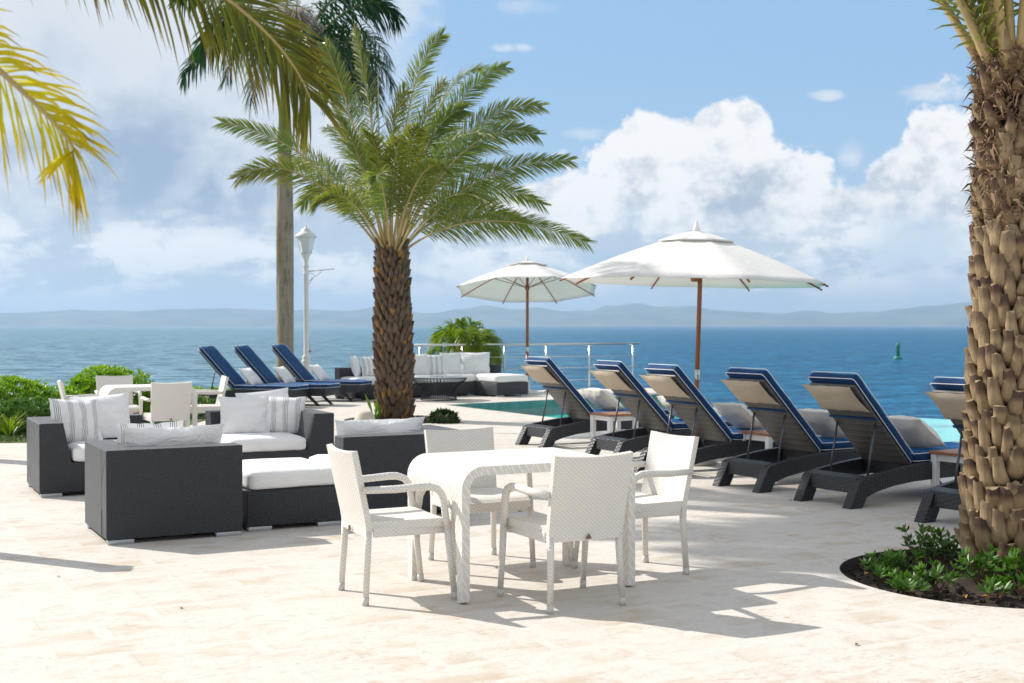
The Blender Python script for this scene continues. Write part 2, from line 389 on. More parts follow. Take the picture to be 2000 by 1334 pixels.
BED = Vector((2.97, 7.76, 0)); BR = .95
bed = [(BED.x + BR * cos(2 * pi * i / 64), BED.y + BR * sin(2 * pi * i / 64)) for i in range(64)]
BED2 = Vector((-1.75, 20.6, 0)); B2R = .95
bed2 = [(BED2.x + B2R * cos(2 * pi * i / 40), BED2.y + B2R * sin(2 * pi * i / 40)) for i in range(40)]
pool = [(-1.27, 24.4), (3.9, 28.75), (8.35, 24.7), (14.5, 19.1), (14.5, 6.0), (9.3, 6.1)]
deck = [(-40, -12), (40, -12), (40, 5.0), (9.2, 5.3), (9.3, 6.1), (-1.27, 24.4), (3.9, 28.75), (3.3, 30.9), (-3.4, 28.1), (-9, 28.6), (-40, 30)]
terr = fill('terrace', [deck, bed, bed2], 0, 0.16, M['trav'])
b = MB()
for i in range(len(deck)):
    p, q = deck[i], deck[(i + 1) % len(deck)]
    b.add([(p[0], p[1], -.16), (q[0], q[1], -.16), (q[0], q[1], -6), (p[0], p[1], -6)], [(0, 1, 2, 3)])
o = b.build('sea_wall', M['conc']); tag(o, kind='structure')
# white coping along the seaward side of the pool end
b = MB(); p, q = Vector((2.0, 27.45, 0)), Vector((3.8, 29.0, 0))
# pool basin: mosaic walls and floor
b = MB(); n = len(pool); zf = -1.5
for i in range(n):
    p, q = pool[i], pool[(i + 1) % n]; L = (Vector(q) - Vector(p)).length
    top = -.006
    if i in (1, 2): top = -.315
    b.add([(p[0], p[1], zf), (q[0], q[1], zf), (q[0], q[1], top), (p[0], p[1], top)], [(0, 1, 2, 3)], uvs=[[(0, zf), (L, zf), (L, top), (0, top)]])
    if i in (1, 2, 3):
        d = (Vector(q) - Vector(p)).normalized(); nn = Vector((d.y, -d.x)) * -.22
        if i == 3: nn = Vector((.22, 0))
        P, Q = Vector(p) + nn, Vector(q) + nn
        b.add([(p[0], p[1], top), (q[0], q[1], top), (Q.x, Q.y, top), (P.x, P.y, top), (Q.x, Q.y, -6), (P.x, P.y, -6)], [(0, 1, 2, 3), (3, 2, 4, 5)], uvs=[[(0, 0), (L, 0), (L, .2), (0, .2)], [(0, 0), (L, 0), (L, 3), (0, 3)]])
o = b.build('swimming_pool', M['mosaic']); tag(o, kind='structure')
fill('pool_floor', [pool], zf, 0, M['poolfloor'])
fill('pool_water', [pool], -.30, 0, M['poolwater'])
# sea
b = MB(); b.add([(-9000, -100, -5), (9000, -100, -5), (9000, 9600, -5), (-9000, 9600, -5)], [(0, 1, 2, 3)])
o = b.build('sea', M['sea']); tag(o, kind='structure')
# hills
sil = [(-900, 22), (-300, 20), (0, 26), (150, 30), (300, 34), (420, 31), (560, 31), (600, 33), (680, 29), (740, 34), (800, 28), (860, 27), (900, 33), (945, 40), (1000, 34), (1045, 37), (1100, 27), (1150, 30), (1190, 41), (1240, 44), (1290, 36), (1340, 37), (1400, 31), (1470, 27), (1520, 25), (1575, 30), (1640, 24), (1700, 25), (1760, 33), (1820, 39), (1890, 46), (1990, 50), (2300, 40), (2900, 25)]
def silh(x):
    for (a, h), (c, g) in zip(sil, sil[1:]):
        if a <= x <= c:
            u = (x - a) / (c - a); u = u * u * (3 - 2 * u); return h + (g - h) * u
    return 15
m, t = mat('forested_hills'); o_ = t.tc()
setp(t, color=t.mix(t.smooth(t.noise(o_, .004, 5, .6), .35, .65), (.045, .075, .03), (.16, .16, .10)), rough=.95, spec=.1); M['hills'] = m
b = MB(); nx, ny = 420, 26; Y0, Y1 = 7000.0, 9200.0
for j in range(ny):
    v = j / (ny - 1); Y = Y0 + (Y1 - Y0) * v
    for i in range(nx):
        x = -500 + 3000 * i / (nx - 1)
        Hh = silh(x) * 8100 / F
        prof = sin(min(1, v / .5) * pi / 2) ** 1.2 if v < .5 else cos((v - .5) / .5 * pi / 2)
        X = (x - 1000) / F * Y
        nz = noise.fractal(Vector((X / 420, Y / 420, 3)), 1, 2, 5)
        fade = min(1, v * 4)
        b.v.append(Vector((X, Y, -6 + max(0, Hh * prof * (1 + .16 * nz * fade) + 1.5 * nz * fade))))
for j in range(ny - 1):
    for i in range(nx - 1):
        a = j * nx + i; b.f.append([a, a + 1, a + nx + 1, a + nx]); b.uv.append(None); b.sm.append(True)
o = b.build('hills', M['hills']); tag(o, kind='structure')
# haze
b = MB(); b.box((-9500, -200, -8), (9500, 9900, 190))
m = bpy.data.materials.new('haze_air'); m.use_nodes = True; nt = m.node_tree; nt.nodes.clear()
ou = nt.nodes.new('ShaderNodeOutputMaterial'); pv = nt.nodes.new('ShaderNodeVolumePrincipled')
pv.inputs['Color'].default_value = (.50, .73, 1.0, 1); pv.inputs['Density'].default_value = 1.7e-4; pv.inputs['Anisotropy'].default_value = .2
nt.links.new(pv.outputs[0], ou.inputs['Volume'])
o = b.build('haze', m); tag(o, kind='stuff', label='pale blue haze over the sea and distant hills', cat='haze'); 

# lawn, bed soils
lawn = [(-5.9, 16.55), (-14, 15.9), (-14, 27.5), (-4.9, 27.5), (-4.9, 18.9), (-5.9, 18.2)]
fill('lawn', [lawn], .012, .01, M['lawn'])
random.seed(3)
b = MB()
for i in range(9000):
    x = random.uniform(-9.2, -5.9); y = 16.3 + random.random() ** 1.5 * 3.5
    if y < 16.55 + (x + 5.9) * .08: continue
    h = random.uniform(.03, .07); a = random.uniform(0, pi); w = .006
    b.add([(x - w * cos(a), y - w * sin(a), .012), (x + w * cos(a), y + w * sin(a), .012), (x + random.uniform(-.03, .03), y + random.uniform(-.03, .03), h)], [(0, 1, 2)])
tag(b.build('grass', M['grass']), 'short green grass at the left edge of the terrace', 'grass', kind='stuff')
def soil(name, c, r, zz):
    b = MB(); n = 48; vs = []; fs = []; rings = 14
    for j in range(rings + 1):
        rr = r * 1.04 * j / rings
        for i in range(n):
            a = 2 * pi * i / n; p = Vector((c.x + rr * cos(a), c.y + rr * sin(a), 0))
            z = zz + .06 * (1 - (j / rings) ** 2) + .03 * noise.fractal(p * 7, 1, 2, 4)
            vs.append((p.x, p.y, z))
    for j in range(rings):
        for i in range(n):
            i2 = (i + 1) % n; fs.append([j * n + i, j * n + i2, (j + 1) * n + i2, (j + 1) * n + i])
    b.add(vs, fs, smooth=True)
    for _ in range(420):
        a = random.uniform(0, 2 * pi); rr = r * .97 * sqrt(random.random()); s_ = random.uniform(.006, .02)
        x, y = c.x + rr * cos(a), c.y + rr * sin(a)
        b.box((-s_, -s_, -s_ * .6), (s_, s_ * .6, s_), M=Tm((x, y, zz + .05), random.uniform(0, 6), random.uniform(0, 3)))
    o = b.build(name, M['soil']); tag(o, kind='structure'); return o
soil('planting_bed_soil', BED, BR, -.09)
soil('planting_bed_soil', BED2, B2R, -.06)
b = MB()
for i in range(64):
    a0, a1 = 2 * pi * i / 64, 2 * pi * (i + 1) / 64
    b.add([(BED.x + BR * cos(a0), BED.y + BR * sin(a0), -.004), (BED.x + BR * cos(a1), BED.y + BR * sin(a1), -.004), (BED.x + (BR - .006) * cos(a1), BED.y + (BR - .006) * sin(a1), -.13), (BED.x + (BR - .006) * cos(a0), BED.y + (BR - .006) * sin(a0), -.13)], [(0, 1, 2, 3)])
tag(b.build('bed_edging', plain('dark_rubber_edging', (.03, .022, .018), .8)), kind='structure')

# ---------------------------------------------------------------- palms
UP = Vector((0, 0, 1))
def frond(P0, P1, P2, nl=60, L=.42, w=.022, start=.22, rr=.016, droop=.25, planes=(30, -8, 12), amin=28, amax=68, seed=0, tipshort=.35, mleaf='frond', mstem='rachis', parent=None, name='frond', full=1.0, twist=None):
    rnd = random.Random(seed); P0, P1, P2 = Vector(P0), Vector(P1), Vector(P2)
    tw = R(rnd.choice((-1, 1)) * rnd.uniform(10, 50)) if twist is None else R(twist); ctw, stw = cos(tw), sin(tw)
    n = 22; pts = bez(P0, P1, P2, n)
    b = MB(); b.tube(pts, [rr * (1.25 - .25 * min(1, i / 4)) * (1 - .82 * i / (n - 1)) for i in range(n)], 6)
    def at(t):
        x = t * (n - 1); i = min(int(x), n - 2); u = x - i
        return pts[i].lerp(pts[i + 1], u), (pts[i + 1] - pts[i]).normalized()
    lf = MB()
    for i in range(nl):
        t = start + (1 - start) * ((i + .5) / nl) ** .95
        p, T = at(t); S = T.cross(UP)
        if S.length < .05: S = Vector((1, 0, 0))
        S.normalize(); N = S.cross(T); S, N = S * ctw + N * stw, N * ctw - S * stw
        q = (t - start) / (1 - start)
        ll = L * min(1, .35 + q * 4.5) * (1 - (1 - tipshort) * max(0, (q - .45) / .55) ** 1.3)
        al = R(amax + (amin - amax) * q ** .8)
        for sd in (-1, 1):
            be = R(rnd.choice(planes) + rnd.uniform(-10, 10)); a = al * rnd.uniform(.85, 1.15); l = ll * rnd.uniform(.82, 1.1) * full
            d = (T * cos(a) + (S * sd * cos(be) + N * sin(be)) * sin(a)).normalized()
            wv = d.cross(N if rnd.random() > .3 else (N + S * .8)).normalized() * w * rnd.uniform(.8, 1.15)
            dr = droop * rnd.uniform(.6, 1.4) * l
            m1 = p + d * l * .4 - UP * dr * .16; m2 = p + d * l * .75 - UP * dr * .55; e = p + d * l * .98 - UP * dr
            lf.add([p - wv * .25, p + wv * .25, m1 + wv * .5, m1 - wv * .5, m2 + wv * .38, m2 - wv * .38, e],
                   [(0, 1, 2, 3), (3, 2, 4, 5), (5, 4, 6)],
                   uvs=[[(t, 0), (t, 0), (t, .4), (t, .4)], [(t, .4), (t, .4), (t, .75), (t, .75)], [(t, .75), (t, .75), (t, 1)]])
    o = lf.build(name, M[mleaf], parent); s = b.build('stem', M[mstem], o)
    return o

def boots(b, z0, z1, rad, count, bw, bh, out, lean=.35, seed=1, jit=.15, cut=.5, axis=None, rowbase=0):
    rnd = random.Random(seed); ga = pi * (3 - sqrt(5))
    for i in range(count):
        f = (i + .5) / count; z = z0 + (z1 - z0) * f; a = ga * i + rnd.uniform(-.05, .05)
        r = rad(z); k = rnd.uniform(1 - jit, 1 + jit); w = bw * k; h = bh * rnd.uniform(1 - jit, 1 + jit); ou = out * rnd.uniform(.7, 1.4)
        c = axis(z) if axis else Vector((0, 0, 0))
        Mx = Matrix.Translation((c.x + r * .93 * cos(a), c.y + r * .93 * sin(a), z)) @ Matrix.Rotation(a + rnd.uniform(-.12, .12), 4, 'Z')
        # local x outward, y across, z up: wide at the bottom, narrowing to a cut stub that stands away from the trunk
        secs = [(-.05, -.03, w * .30, .02), (.28, ou * .35, w * .50, .036), (.62, ou * .80, w * .40, .036), (1.0, ou * 1.25, w * cut * .46, .020)]
        vs = []; ns = 8; sk = rnd.uniform(-.012, .012); ph_ = rnd.uniform(0, 9)
        ring = [(-1, -.35), (-.8, .45), (-.35, .92), (.35, .92), (.8, .45), (1, -.35), (.5, -1.4), (-.5, -1.4)]
        ss = [secs[0], secs[1], tuple((p_ + q_) / 2 for p_, q_ in zip(secs[1], secs[2])), secs[2], secs[3]]
        for (hz, ox, hw, th) in ss:
            for e_, (yy, xx) in enumerate(ring):
                nz_ = .0035 * sin(e_ * 2.3 + hz * 9 + ph_)
                vs.append((ox + xx * th * k + nz_, yy * hw + sk * hz + nz_, hz * h + (rnd.uniform(-.012, .012) if hz > .9 else 0)))
        fs = []; uv = []; ls = len(ss)
        for j in range(ls - 1):
            for q in range(ns):
                q2 = (q + 1) % ns; fs.append([j * ns + q, j * ns + q2, (j + 1) * ns + q2, (j + 1) * ns + q])
                uv.append([(0, ss[j][0]), (0, ss[j][0]), (0, ss[j + 1][0]), (0, ss[j + 1][0])])
        o0_ = len(b.v)
        b.add(vs, fs, Mx, uvs=uv, smooth=True)
        capv = vs[-ns:]; b.add(capv, [list(range(ns))], Mx, uvs=[[(0, 1.0)] * ns], smooth=False)

# ---- middle date palm
PD = 20.6; PXc = PX(771, PD)
palm = thing('date_palm', (PXc, PD, 0), 0, 'squat date palm with dark shaggy trunk and full green crown beside the pool', 'palm tree')
Ht = 2.72
def _n(): pass
def radm(z): return .20 + .05 * math.exp(-((z - .9) / .9) ** 2) + .012 * (z < .25) - .02 * max(0, z - 2.2)
axm = lambda z: Vector((-.05 * (z / 2.7), 0, 0))
b = MB(); b.tube([Vector((axm(z).x, 0, z)) for z in [i * .17 - .12 for i in range(18)]], [radm(max(z, 0)) * .93 for z in [i * .17 - .12 for i in range(18)]], 20)
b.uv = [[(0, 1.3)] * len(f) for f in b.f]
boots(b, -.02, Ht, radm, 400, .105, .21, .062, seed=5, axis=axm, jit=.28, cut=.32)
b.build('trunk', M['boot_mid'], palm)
def W(x, y, D): return Vector((PX(x, D) - PXc, D - PD, PZ(y, D)))
base = lambda a, rr=.10, z=2.62: Vector((-.05 + rr * cos(a), rr * sin(a), z))
fr = [  # tip px, depth offset, px the stem passes half way, depth offset there
 ((435, 240), .3, (612, 315), .2), ((466, 347), -.6, (600, 342), -.4), ((618, 400), -1.5, (684, 388), -1.1),
 ((636, 88), .3, (688, 235), .1), ((694, 62), .6, (722, 210), .3), ((864, 70), .4, (798, 205), .2),
 ((987, 132), .8, (872, 235), .4), ((942, 134), 1.3, (852, 215), .6), ((1057, 208), .6, (905, 265), .3), ((1048, 264), -.4, (905, 290), -.2),
 ((1114, 314), -.2, (925, 355), .0), ((1147, 474), -.3, (935, 428), -.2), ((962, 266), -1.9, (850, 300), -1.2), ((784, 276), -2.3, (770, 330), -1.3),
 ((946, 390), -1.9, (855, 392), -1.3), ((664, 228), -1.4, (712, 335), -.9), ((864, 164), -.9, (810, 290), -.5), ((790, 180), -1.2, (762, 300), -.7),
 ((700, 300), 2.4, (730, 300), 1.4), ((560, 330), 1.8, (655, 330), 1.1), ((1010, 350), 2.0, (880, 330), 1.2),
 ((905, 215), -.6, (830, 290), -.3), ((1060, 400), 1.2, (910, 370), .7),
 ((870, 330), -2.3, (815, 350), -1.5), ((735, 350), -2.2, (748, 360), -1.4), ((720, 260), -1.7, (745, 330), -1.0),
 ((990, 300), 1.7, (870, 310), .9), ((640, 250), 1.9, (700, 310), 1.1), ((1030, 440), .8, (890, 410), .5),
 ((820, 250), -2.1, (790, 320), -1.2), ((590, 400), 1.4, (670, 370), .9),
]
for i, (tp, dd, mp_, md) in enumerate(fr):
    tip = W(tp[0], tp[1], PD + dd); mid = W(mp_[0], mp_[1], PD + md)
    a = math.atan2(tip.y, tip.x); bs = base(a)
    ctl = (mid * 2 - (bs + tip) * .5).lerp(mid, .15)
    frond(bs, ctl, tip, nl=160, L=.43, w=.0158, start=(.20 if tp[1] > 180 else .16), rr=.020, droop=.16, planes=(28, -22, 8, -6), seed=i, mleaf=('frond2' if i % 3 == 0 else 'frond'), parent=palm, amin=30, amax=60, tipshort=.5, twist=((76 if i % 2 else -76) if abs(dd) < 1.25 else 22 * (1 if i % 2 else -1)))
b = MB(); b.tube([base(0, 0), W(741, 330, PD), W(739, 125, PD)], [.02, .014, .004], 6); b.build('spear_leaf', M['rachis_green'], palm)

# ---- royal palms
def royal(loc, H, r, label, n, flen, seed, group=None, targets=None, flower=False, sh=1.35):
    rnd = random.Random(seed)
    p = thing('royal_palm', loc, 0, label, 'palm tree', group)
    zs = [-.1, .3, 1.2, 2.5, H * .7, H * .93, H]; rs = [r * 1.2, r * 1.03, r * .95, r * .98, r * .98, r * .86, r * .72]
    b = MB(); b.tube([(0, 0, z) for z in zs], rs, 24); b.build('trunk', M['royalbark'], p)
    b = MB(); b.tube([(0, 0, H - .03), (0, 0, H + .15), (0, 0, H + sh * .5), (0, 0, H + sh)], [r * .78, r * .84, r * .62, r * .34], 20); b.build('crownshaft', M['crownshaft'], p)
    top = Vector((0, 0, H + sh - .1))
    L = targets or []
    if not L:
        for i in range(n):
            a = 2.4 * i + rnd.uniform(-.2, .2); e = R(rnd.uniform(5, 75)); 
            d = Vector((cos(a) * cos(e), sin(a) * cos(e), sin(e)))
            ctl = top + d * flen * .55 + UP * .25; tip = top + Vector((cos(a), sin(a), 0)) * flen * (.45 + .5 * cos(e)) + UP * (flen * sin(e) * .75 - flen * .30)
            L.append((ctl, tip))
    for i, (ctl, tip) in enumerate(L):
        frond(top + Vector((0, 0, .05 * rnd.random())), ctl, tip, nl=115, L=.66, w=.036, start=.08, rr=.03, droop=.75, planes=(55, -20, 25, -45), amin=35, amax=75, seed=seed * 50 + i, mleaf='royalleaf', mstem='rachis_green', parent=p, tipshort=.4)
    if flower:
        b = MB(); c = Vector((.42, -.95, H + 2.55))
        for k in range(420):
            d = Vector((rnd.gauss(0, 1), rnd.gauss(0, 1), rnd.gauss(-.3, 1))).normalized() * rnd.uniform(.25, .62)
            b.tube([c * .0 + Vector((.1, -.2, H + 1.7)) * .3 + c * .7, c + d * .5 + UP * .06, c + d - UP * .08], [.008, .006, .004], 4, caps=False)
        b.build('flower_stalk', M['straw'], p)
    return p
RD = 27.0; RX = PX(557, RD)
def RW(x, y, dd=0): return Vector((PX(x, RD + dd) - RX, dd, PZ(y, RD + dd)))
def RT(m, t, dm=0, dt=0):
    b0 = Vector((0, 0, PZ(140, RD))); tip = RW(t[0], t[1], dt); mid = RW(m[0], m[1], dm); return (mid * 2 - (b0 + tip) * .5, tip)
tg = [RT((690, 15), (778, 35)), RT((672, 82), (768, 165), -.8, -1), RT((650, 100), (712, 200), -1.4, -1.8), RT((690, -50), (770, -60), .8, 1.5),
      RT((470, 20), (390, 100), -1, -1), RT((460, 60), (360, 150), .5, .6), RT((570, -80), (600, -180), 0, .8), RT((440, -20), (350, 0), 0, .3),
      RT((620, 80), (645, 190), -1.6, -2.6), RT((530, 80), (490, 200), -1.3, -2.4), RT((620, 60), (660, 150), 1.6, 3), RT((680, 60), (760, 120), .9, 2), RT((500, 50), (440, 160), 1.5, 2.6),
      RT((680, 100), (735, 200), .1, .2), RT((590, 60), (575, 170), -1.6, -2.9), RT((660, -10), (740, 10), .5, 1.4), RT((640, 110), (690, 215), .7, 1.2)]
H_r = PZ(295, RD)
royal((RX, RD, 0), H_r, .185, 'tall royal palm with smooth grey trunk behind the lamp post', 0, 3, 7, None, tg, True, sh=1.68)
royal((-6.95, 14.9, 0), 7.7, .17, 'tall royal palm at the left of the terrace beyond the dark armchairs', 22, 2.6, 9)

# ---- big right palm
BD = 7.95; BXc = PX(1981, BD)
palm = thing('date_palm', (BXc, BD, 0), 0, 'thick tan date palm with cut leaf bases in the round bed', 'palm tree')
def radb(z): return .262 - .095 * min(1, max(0, z / 2.8)) + .03 * math.exp(-z / .25)
zs = [i * .17 - .15 for i in range(21)]
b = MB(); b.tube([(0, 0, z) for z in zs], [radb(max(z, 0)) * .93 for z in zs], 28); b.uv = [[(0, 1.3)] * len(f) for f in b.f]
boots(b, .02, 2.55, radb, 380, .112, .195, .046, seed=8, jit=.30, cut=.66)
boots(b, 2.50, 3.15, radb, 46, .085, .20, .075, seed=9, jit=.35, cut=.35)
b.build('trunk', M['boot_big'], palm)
b = MB(); rnd = random.Random(4)
for i in range(2600):
    z = 2.15 + rnd.random() ** .8 * 1.05; a = rnd.uniform(0, 2 * pi); r = radb(z) + .02
    p = Vector((r * cos(a), r * sin(a), z)); d = Vector((cos(a) * rnd.uniform(.2, 1), sin(a) * rnd.uniform(.2, 1), rnd.uniform(-.8, .9))) + Vector((-sin(a), cos(a), 0)) * rnd.uniform(-1, 1)
    l = rnd.uniform(.05, .15); w = rnd.choice((.003, .004, .006, .013)); sd = Vector((-sin(a), cos(a), .3)) * w
    q = p + d * l * .5 + Vector((cos(a), sin(a), 0)) * .02; e = p + d * l - UP * l * .3
    b.add([p - sd, p + sd, q + sd, q - sd, e], [(0, 1, 2, 3), (3, 2, 4)])
for i in range(3200):
    z = rnd.uniform(.05, 2.4); a = rnd.uniform(0, 2 * pi); r = radb(z) + .005
    p = Vector((r * cos(a), r * sin(a), z)); d = Vector((cos(a) * .5, sin(a) * .5, rnd.uniform(-.6, .6))) + Vector((-sin(a), cos(a), 0)) * rnd.uniform(-.6, .6)
    l = rnd.uniform(.03, .10); sd = Vector((-sin(a), cos(a), .3)) * rnd.choice((.0015, .003, .005))
    b.add([p - sd, p + sd, p + d * l], [(0, 1, 2)])
b.build('trunk_fibre', M['fiber'], palm)
for i in range(26):
    a = 2.4 * i + rnd.uniform(-.1, .1); e = R(88 - 26 * (i / 25) ** .7 if cos(a) < .2 else 84 - 50 * (i / 25))
    d = Vector((cos(a) * cos(e), sin(a) * cos(e), sin(e)))
    bs = Vector((.14 * cos(a), .14 * sin(a), 3.0 + .1 * rnd.random())); Lf = 2.9
    ctl = bs + d * Lf * .6; tip = bs + d * Lf * .9 + Vector((cos(a), sin(a), 0)) * Lf * .30 - UP * .25
    frond(bs, ctl, tip, nl=60, L=.42, w=.022, start=.14, rr=.03, droop=.2, seed=300 + i, mleaf='frond', parent=palm, amin=25, amax=60)
# two low petioles that lean out to the left
for k, (cx_, cy_, tx, ty) in enumerate(((1905, 60, 1800, -140), (1880, 20, 1730, -150))):
    bs = Vector((-.13, -.05, 3.0)); c = Vector((PX(cx_, BD) - BXc, -.1, PZ(cy_, BD))); e = Vector((PX(tx, BD) - BXc, -.25, PZ(ty, BD)))
    frond(bs, c, e, nl=50, L=.35, w=.02, start=.2, rr=.034, droop=.3, seed=400 + k, mleaf='frond', parent=palm)

# ---- near palm hanging in from the left
NP = Vector((-2.75, 4.0, 0))
palm = thing('date_palm', NP, 0, 'near date palm whose fronds hang into the top left of the view', 'palm tree')
radn = lambda z: .24 - .05 * z / 3
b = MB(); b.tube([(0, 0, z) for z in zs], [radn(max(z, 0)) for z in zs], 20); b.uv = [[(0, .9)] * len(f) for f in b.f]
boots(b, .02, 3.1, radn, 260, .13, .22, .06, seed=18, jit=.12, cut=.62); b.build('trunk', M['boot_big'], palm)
def NW(x, y, D): return Vector((PX(x, D), D, PZ(y, D))) - NP
top = Vector((.05, 0, 3.2))
def through(p0, mid, tip): return mid * 2 - (p0 + tip) * .5
fr = [((142, 300), 3.5, (-60, 85), 3.65, 'yellowleaf', .27, .0105, 84), ((606, 192), 4.5, (240, -122), 4.25, 'nearleaf', .30, .0088, 160)]
for i, (tp, td, mp_, md, ml, L, w, nl) in enumerate(fr):
    tip = NW(*tp, td); mid = NW(*mp_, md)
    frond(top, through(top, mid, tip), tip, nl=nl, L=L, w=w, start=.15, rr=.016, droop=.3, seed=500 + i, mleaf=ml, mstem='rachis', parent=palm, planes=(14, -14, 5), amin=30, amax=58, tipshort=.6, twist=(78, 66)[i])
for i in range(15):
    a = R(95 + 235 * i / 14); e = R(20 + 55 * rnd.random()); d = Vector((cos(a) * cos(e), sin(a) * cos(e), sin(e)))
    frond(top, top + d * 1.6, top + d * 2.3 + Vector((cos(a), sin(a), -1)) * .4, nl=50, L=.36, w=.022, seed=520 + i, mleaf='frond', parent=palm)

# ---- young coconut palm behind the far sofa
CD = 29.2; CX = PX(905, CD)
palm = thing('coconut_palm', (CX, CD, -.6), 0, 'young bright green palm bushing up behind the far sofa and the railing', 'palm tree')
b = MB(); b.tube([(0, 0, -1.5), (0, 0, .0), (0, 0, .7)], [.16, .14, .09], 14); b.build('trunk', M['royalbark'], palm)
rnd = random.Random(12)
def CW(x, y, dd=0): return Vector((PX(x, CD + dd) - CX, dd, PZ(y, CD + dd) + .6))
for i, (tx, ty, mx_, my_, dd) in enumerate([(838, 700, 865, 640, 0), (855, 700, 880, 625, -.4), (965, 700, 945, 632, 0), (972, 715, 950, 655, -.3), (905, 700, 910, 622, -.8), (935, 705, 930, 628, -.8), (880, 655, 888, 622, .5), (925, 650, 918, 620, .5), (950, 675, 935, 630, .3), (885, 705, 892, 640, -.7), (920, 715, 918, 640, -.9), (900, 628, 902, 650, .1), (850, 670, 872, 630, .3), (955, 715, 940, 650, -.6), (838, 720, 858, 665, .1), (975, 700, 955, 640, .4)]):
    tip = CW(tx, ty, dd); mid = CW(mx_, my_, dd * .6)
    frond((0, 0, .5), through(Vector((0, 0, .5)), mid, tip).lerp(mid, .5), tip, nl=60, L=.42, w=.026, start=.15, rr=.02, droop=.5, seed=600 + i, mleaf='babyleaf', mstem='rachis_green', parent=palm, amin=25, amax=65)

# ---------------------------------------------------------------- hedges & shrubs
def leafclump(b, p, nrm, n, L, w, rnd, spread=.7):
    for k in range(n):
        a = 2 * pi * k / n + rnd.uniform(-.4, .4)
        t1 = nrm.orthogonal().normalized(); t2 = nrm.cross(t1)
        d = (nrm * rnd.uniform(.5, 1.1) + (t1 * cos(a) + t2 * sin(a)) * spread).normalized(); l = L * rnd.uniform(.7, 1.15)
        s = d.cross(nrm)
        if s.length < .1: s = t1
        s = s.normalized() * w * .5
        u = d.cross(s).normalized() * w * .15
        m1 = p + d * l * .55; e = p + d * l
        b.add([p, m1 - s + u, m1, m1 + s + u, e], [(0, 1, 2), (0, 2, 3), (1, 4, 2), (2, 4, 3)], uvs=[[(0, 0), (0, .55), (0, .5)], [(0, 0), (0, .5), (0, .55)], [(0, .55), (0, 1), (0, .5)], [(0, .5), (0, 1), (0, .55)]])
def hedge(name, loc, rx, ry, h, n, L, w, mleaf, label, cat, group=None, seed=1, k=6, z0=0, power=2.4):
    rnd = random.Random(seed); t_ = thing(name, loc, 0, label, cat, group); b = MB(); st = MB()
    for i in range(n):
        th = rnd.uniform(0, 2 * pi); ph = math.acos(rnd.uniform(0, 1)) if rnd.random() < .8 else rnd.uniform(.8, 1.6)
        d = Vector((sin(ph) * cos(th), sin(ph) * sin(th), cos(ph)))
        q = (abs(d.x) ** power + abs(d.y) ** power + abs(d.z) ** power) ** (-1 / power)
        lump = 1 + .10 * noise.noise(Vector((d.x * 3 + seed, d.y * 3, d.z * 3))) + .05 * noise.noise(d * 9)
        s = q * lump * (1 - .28 * rnd.random() ** 2)
        p = Vector((d.x * rx * s, d.y * ry * s, max(.03, d.z * h * s) + z0))
        nr = Vector((d.x / rx, d.y / ry, d.z / h + 1.3 / h)).normalized()
        leafclump(b, p, nr, k, L, w, rnd)
    for i in range(26):
        a = rnd.uniform(0, 2 * pi); f = rnd.uniform(.2, .8)
        st.tube([(rx * f * .4 * cos(a), ry * f * .4 * sin(a), z0), (rx * f * .8 * cos(a), ry * f * .8 * sin(a), z0 + h * .75)], [.012, .005], 5)
    b.build('foliage', M[mleaf], t_); st.build('stems', M['fiber'], t_)
    return t_
hedge('hedge', (-8.0, 19.3, 0), 1.6, .75, .70, 2600, .085, .034, 'hedgeleaf', 'long bright green hedge running out of the left edge of the frame', 'hedge', seed=2)
hedge('hedge', (PX(216, 20.3), 20.3, 0), .78, .7, .82, 1600, .085, .034, 'hedgeleaf', 'domed bright green hedge bush behind the far white dining set', 'hedge', seed=3)
hedge('shrub', (PX(95, 18.3), 18.0, 0), .75, .5, .47, 900, .07, .026, 'shrubleaf', 'darker glossy shrub in front of the long hedge, left of the dining set', 'shrub', seed=4)
hedge('shrub', (PX(15, 18.1), 18.2, 0), .7, .45, .42, 800, .07, .026, 'shrubleaf', 'dark green shrub at the left edge behind the spiky plant', 'shrub', seed=5)
hedge('shrub', (PX(330, 21), 21.0, 0), .9, .5, .36, 800, .07, .026, 'shrubleaf', 'low shrub behind the far dining chair with its back to the camera', 'shrub', seed=6)
hedge('hedge', (-7.3, 28.9, -.9), 2.9, .4, .93, 1400, .12, .05, 'hedgeleaf', 'low green hedge along the sea behind the left loungers', 'hedge', seed=7, power=4)
hedge('shrub', (PX(867, 19.9), 19.9, -.05), .20, .18, .22, 80, .10, .04, 'darkleaf', 'small dark shrub right of the shaggy palm trunk', 'shrub', seed=8)
# leafy sprig left of the palm trunk
sp = thing('leafy_plant', (PX(736, 20.2), 20.2, -.03), 0, 'small broad leafed plant growing at the left foot of the shaggy palm', 'plant')
b = MB(); rnd = random.Random(5)
for i in range(9):
    a = rnd.uniform(1.7, 4.6); d = Vector((cos(a) * .5, sin(a) * .4, rnd.uniform(.5, 1.2))).normalized(); l = rnd.uniform(.18, .40)
    leafclump(b, Vector((rnd.uniform(-.05, .05), 0, rnd.uniform(0, .12))), d, 1, l, .07, rnd, .25)
b.build('leaves', M['hedgeleaf'], sp)
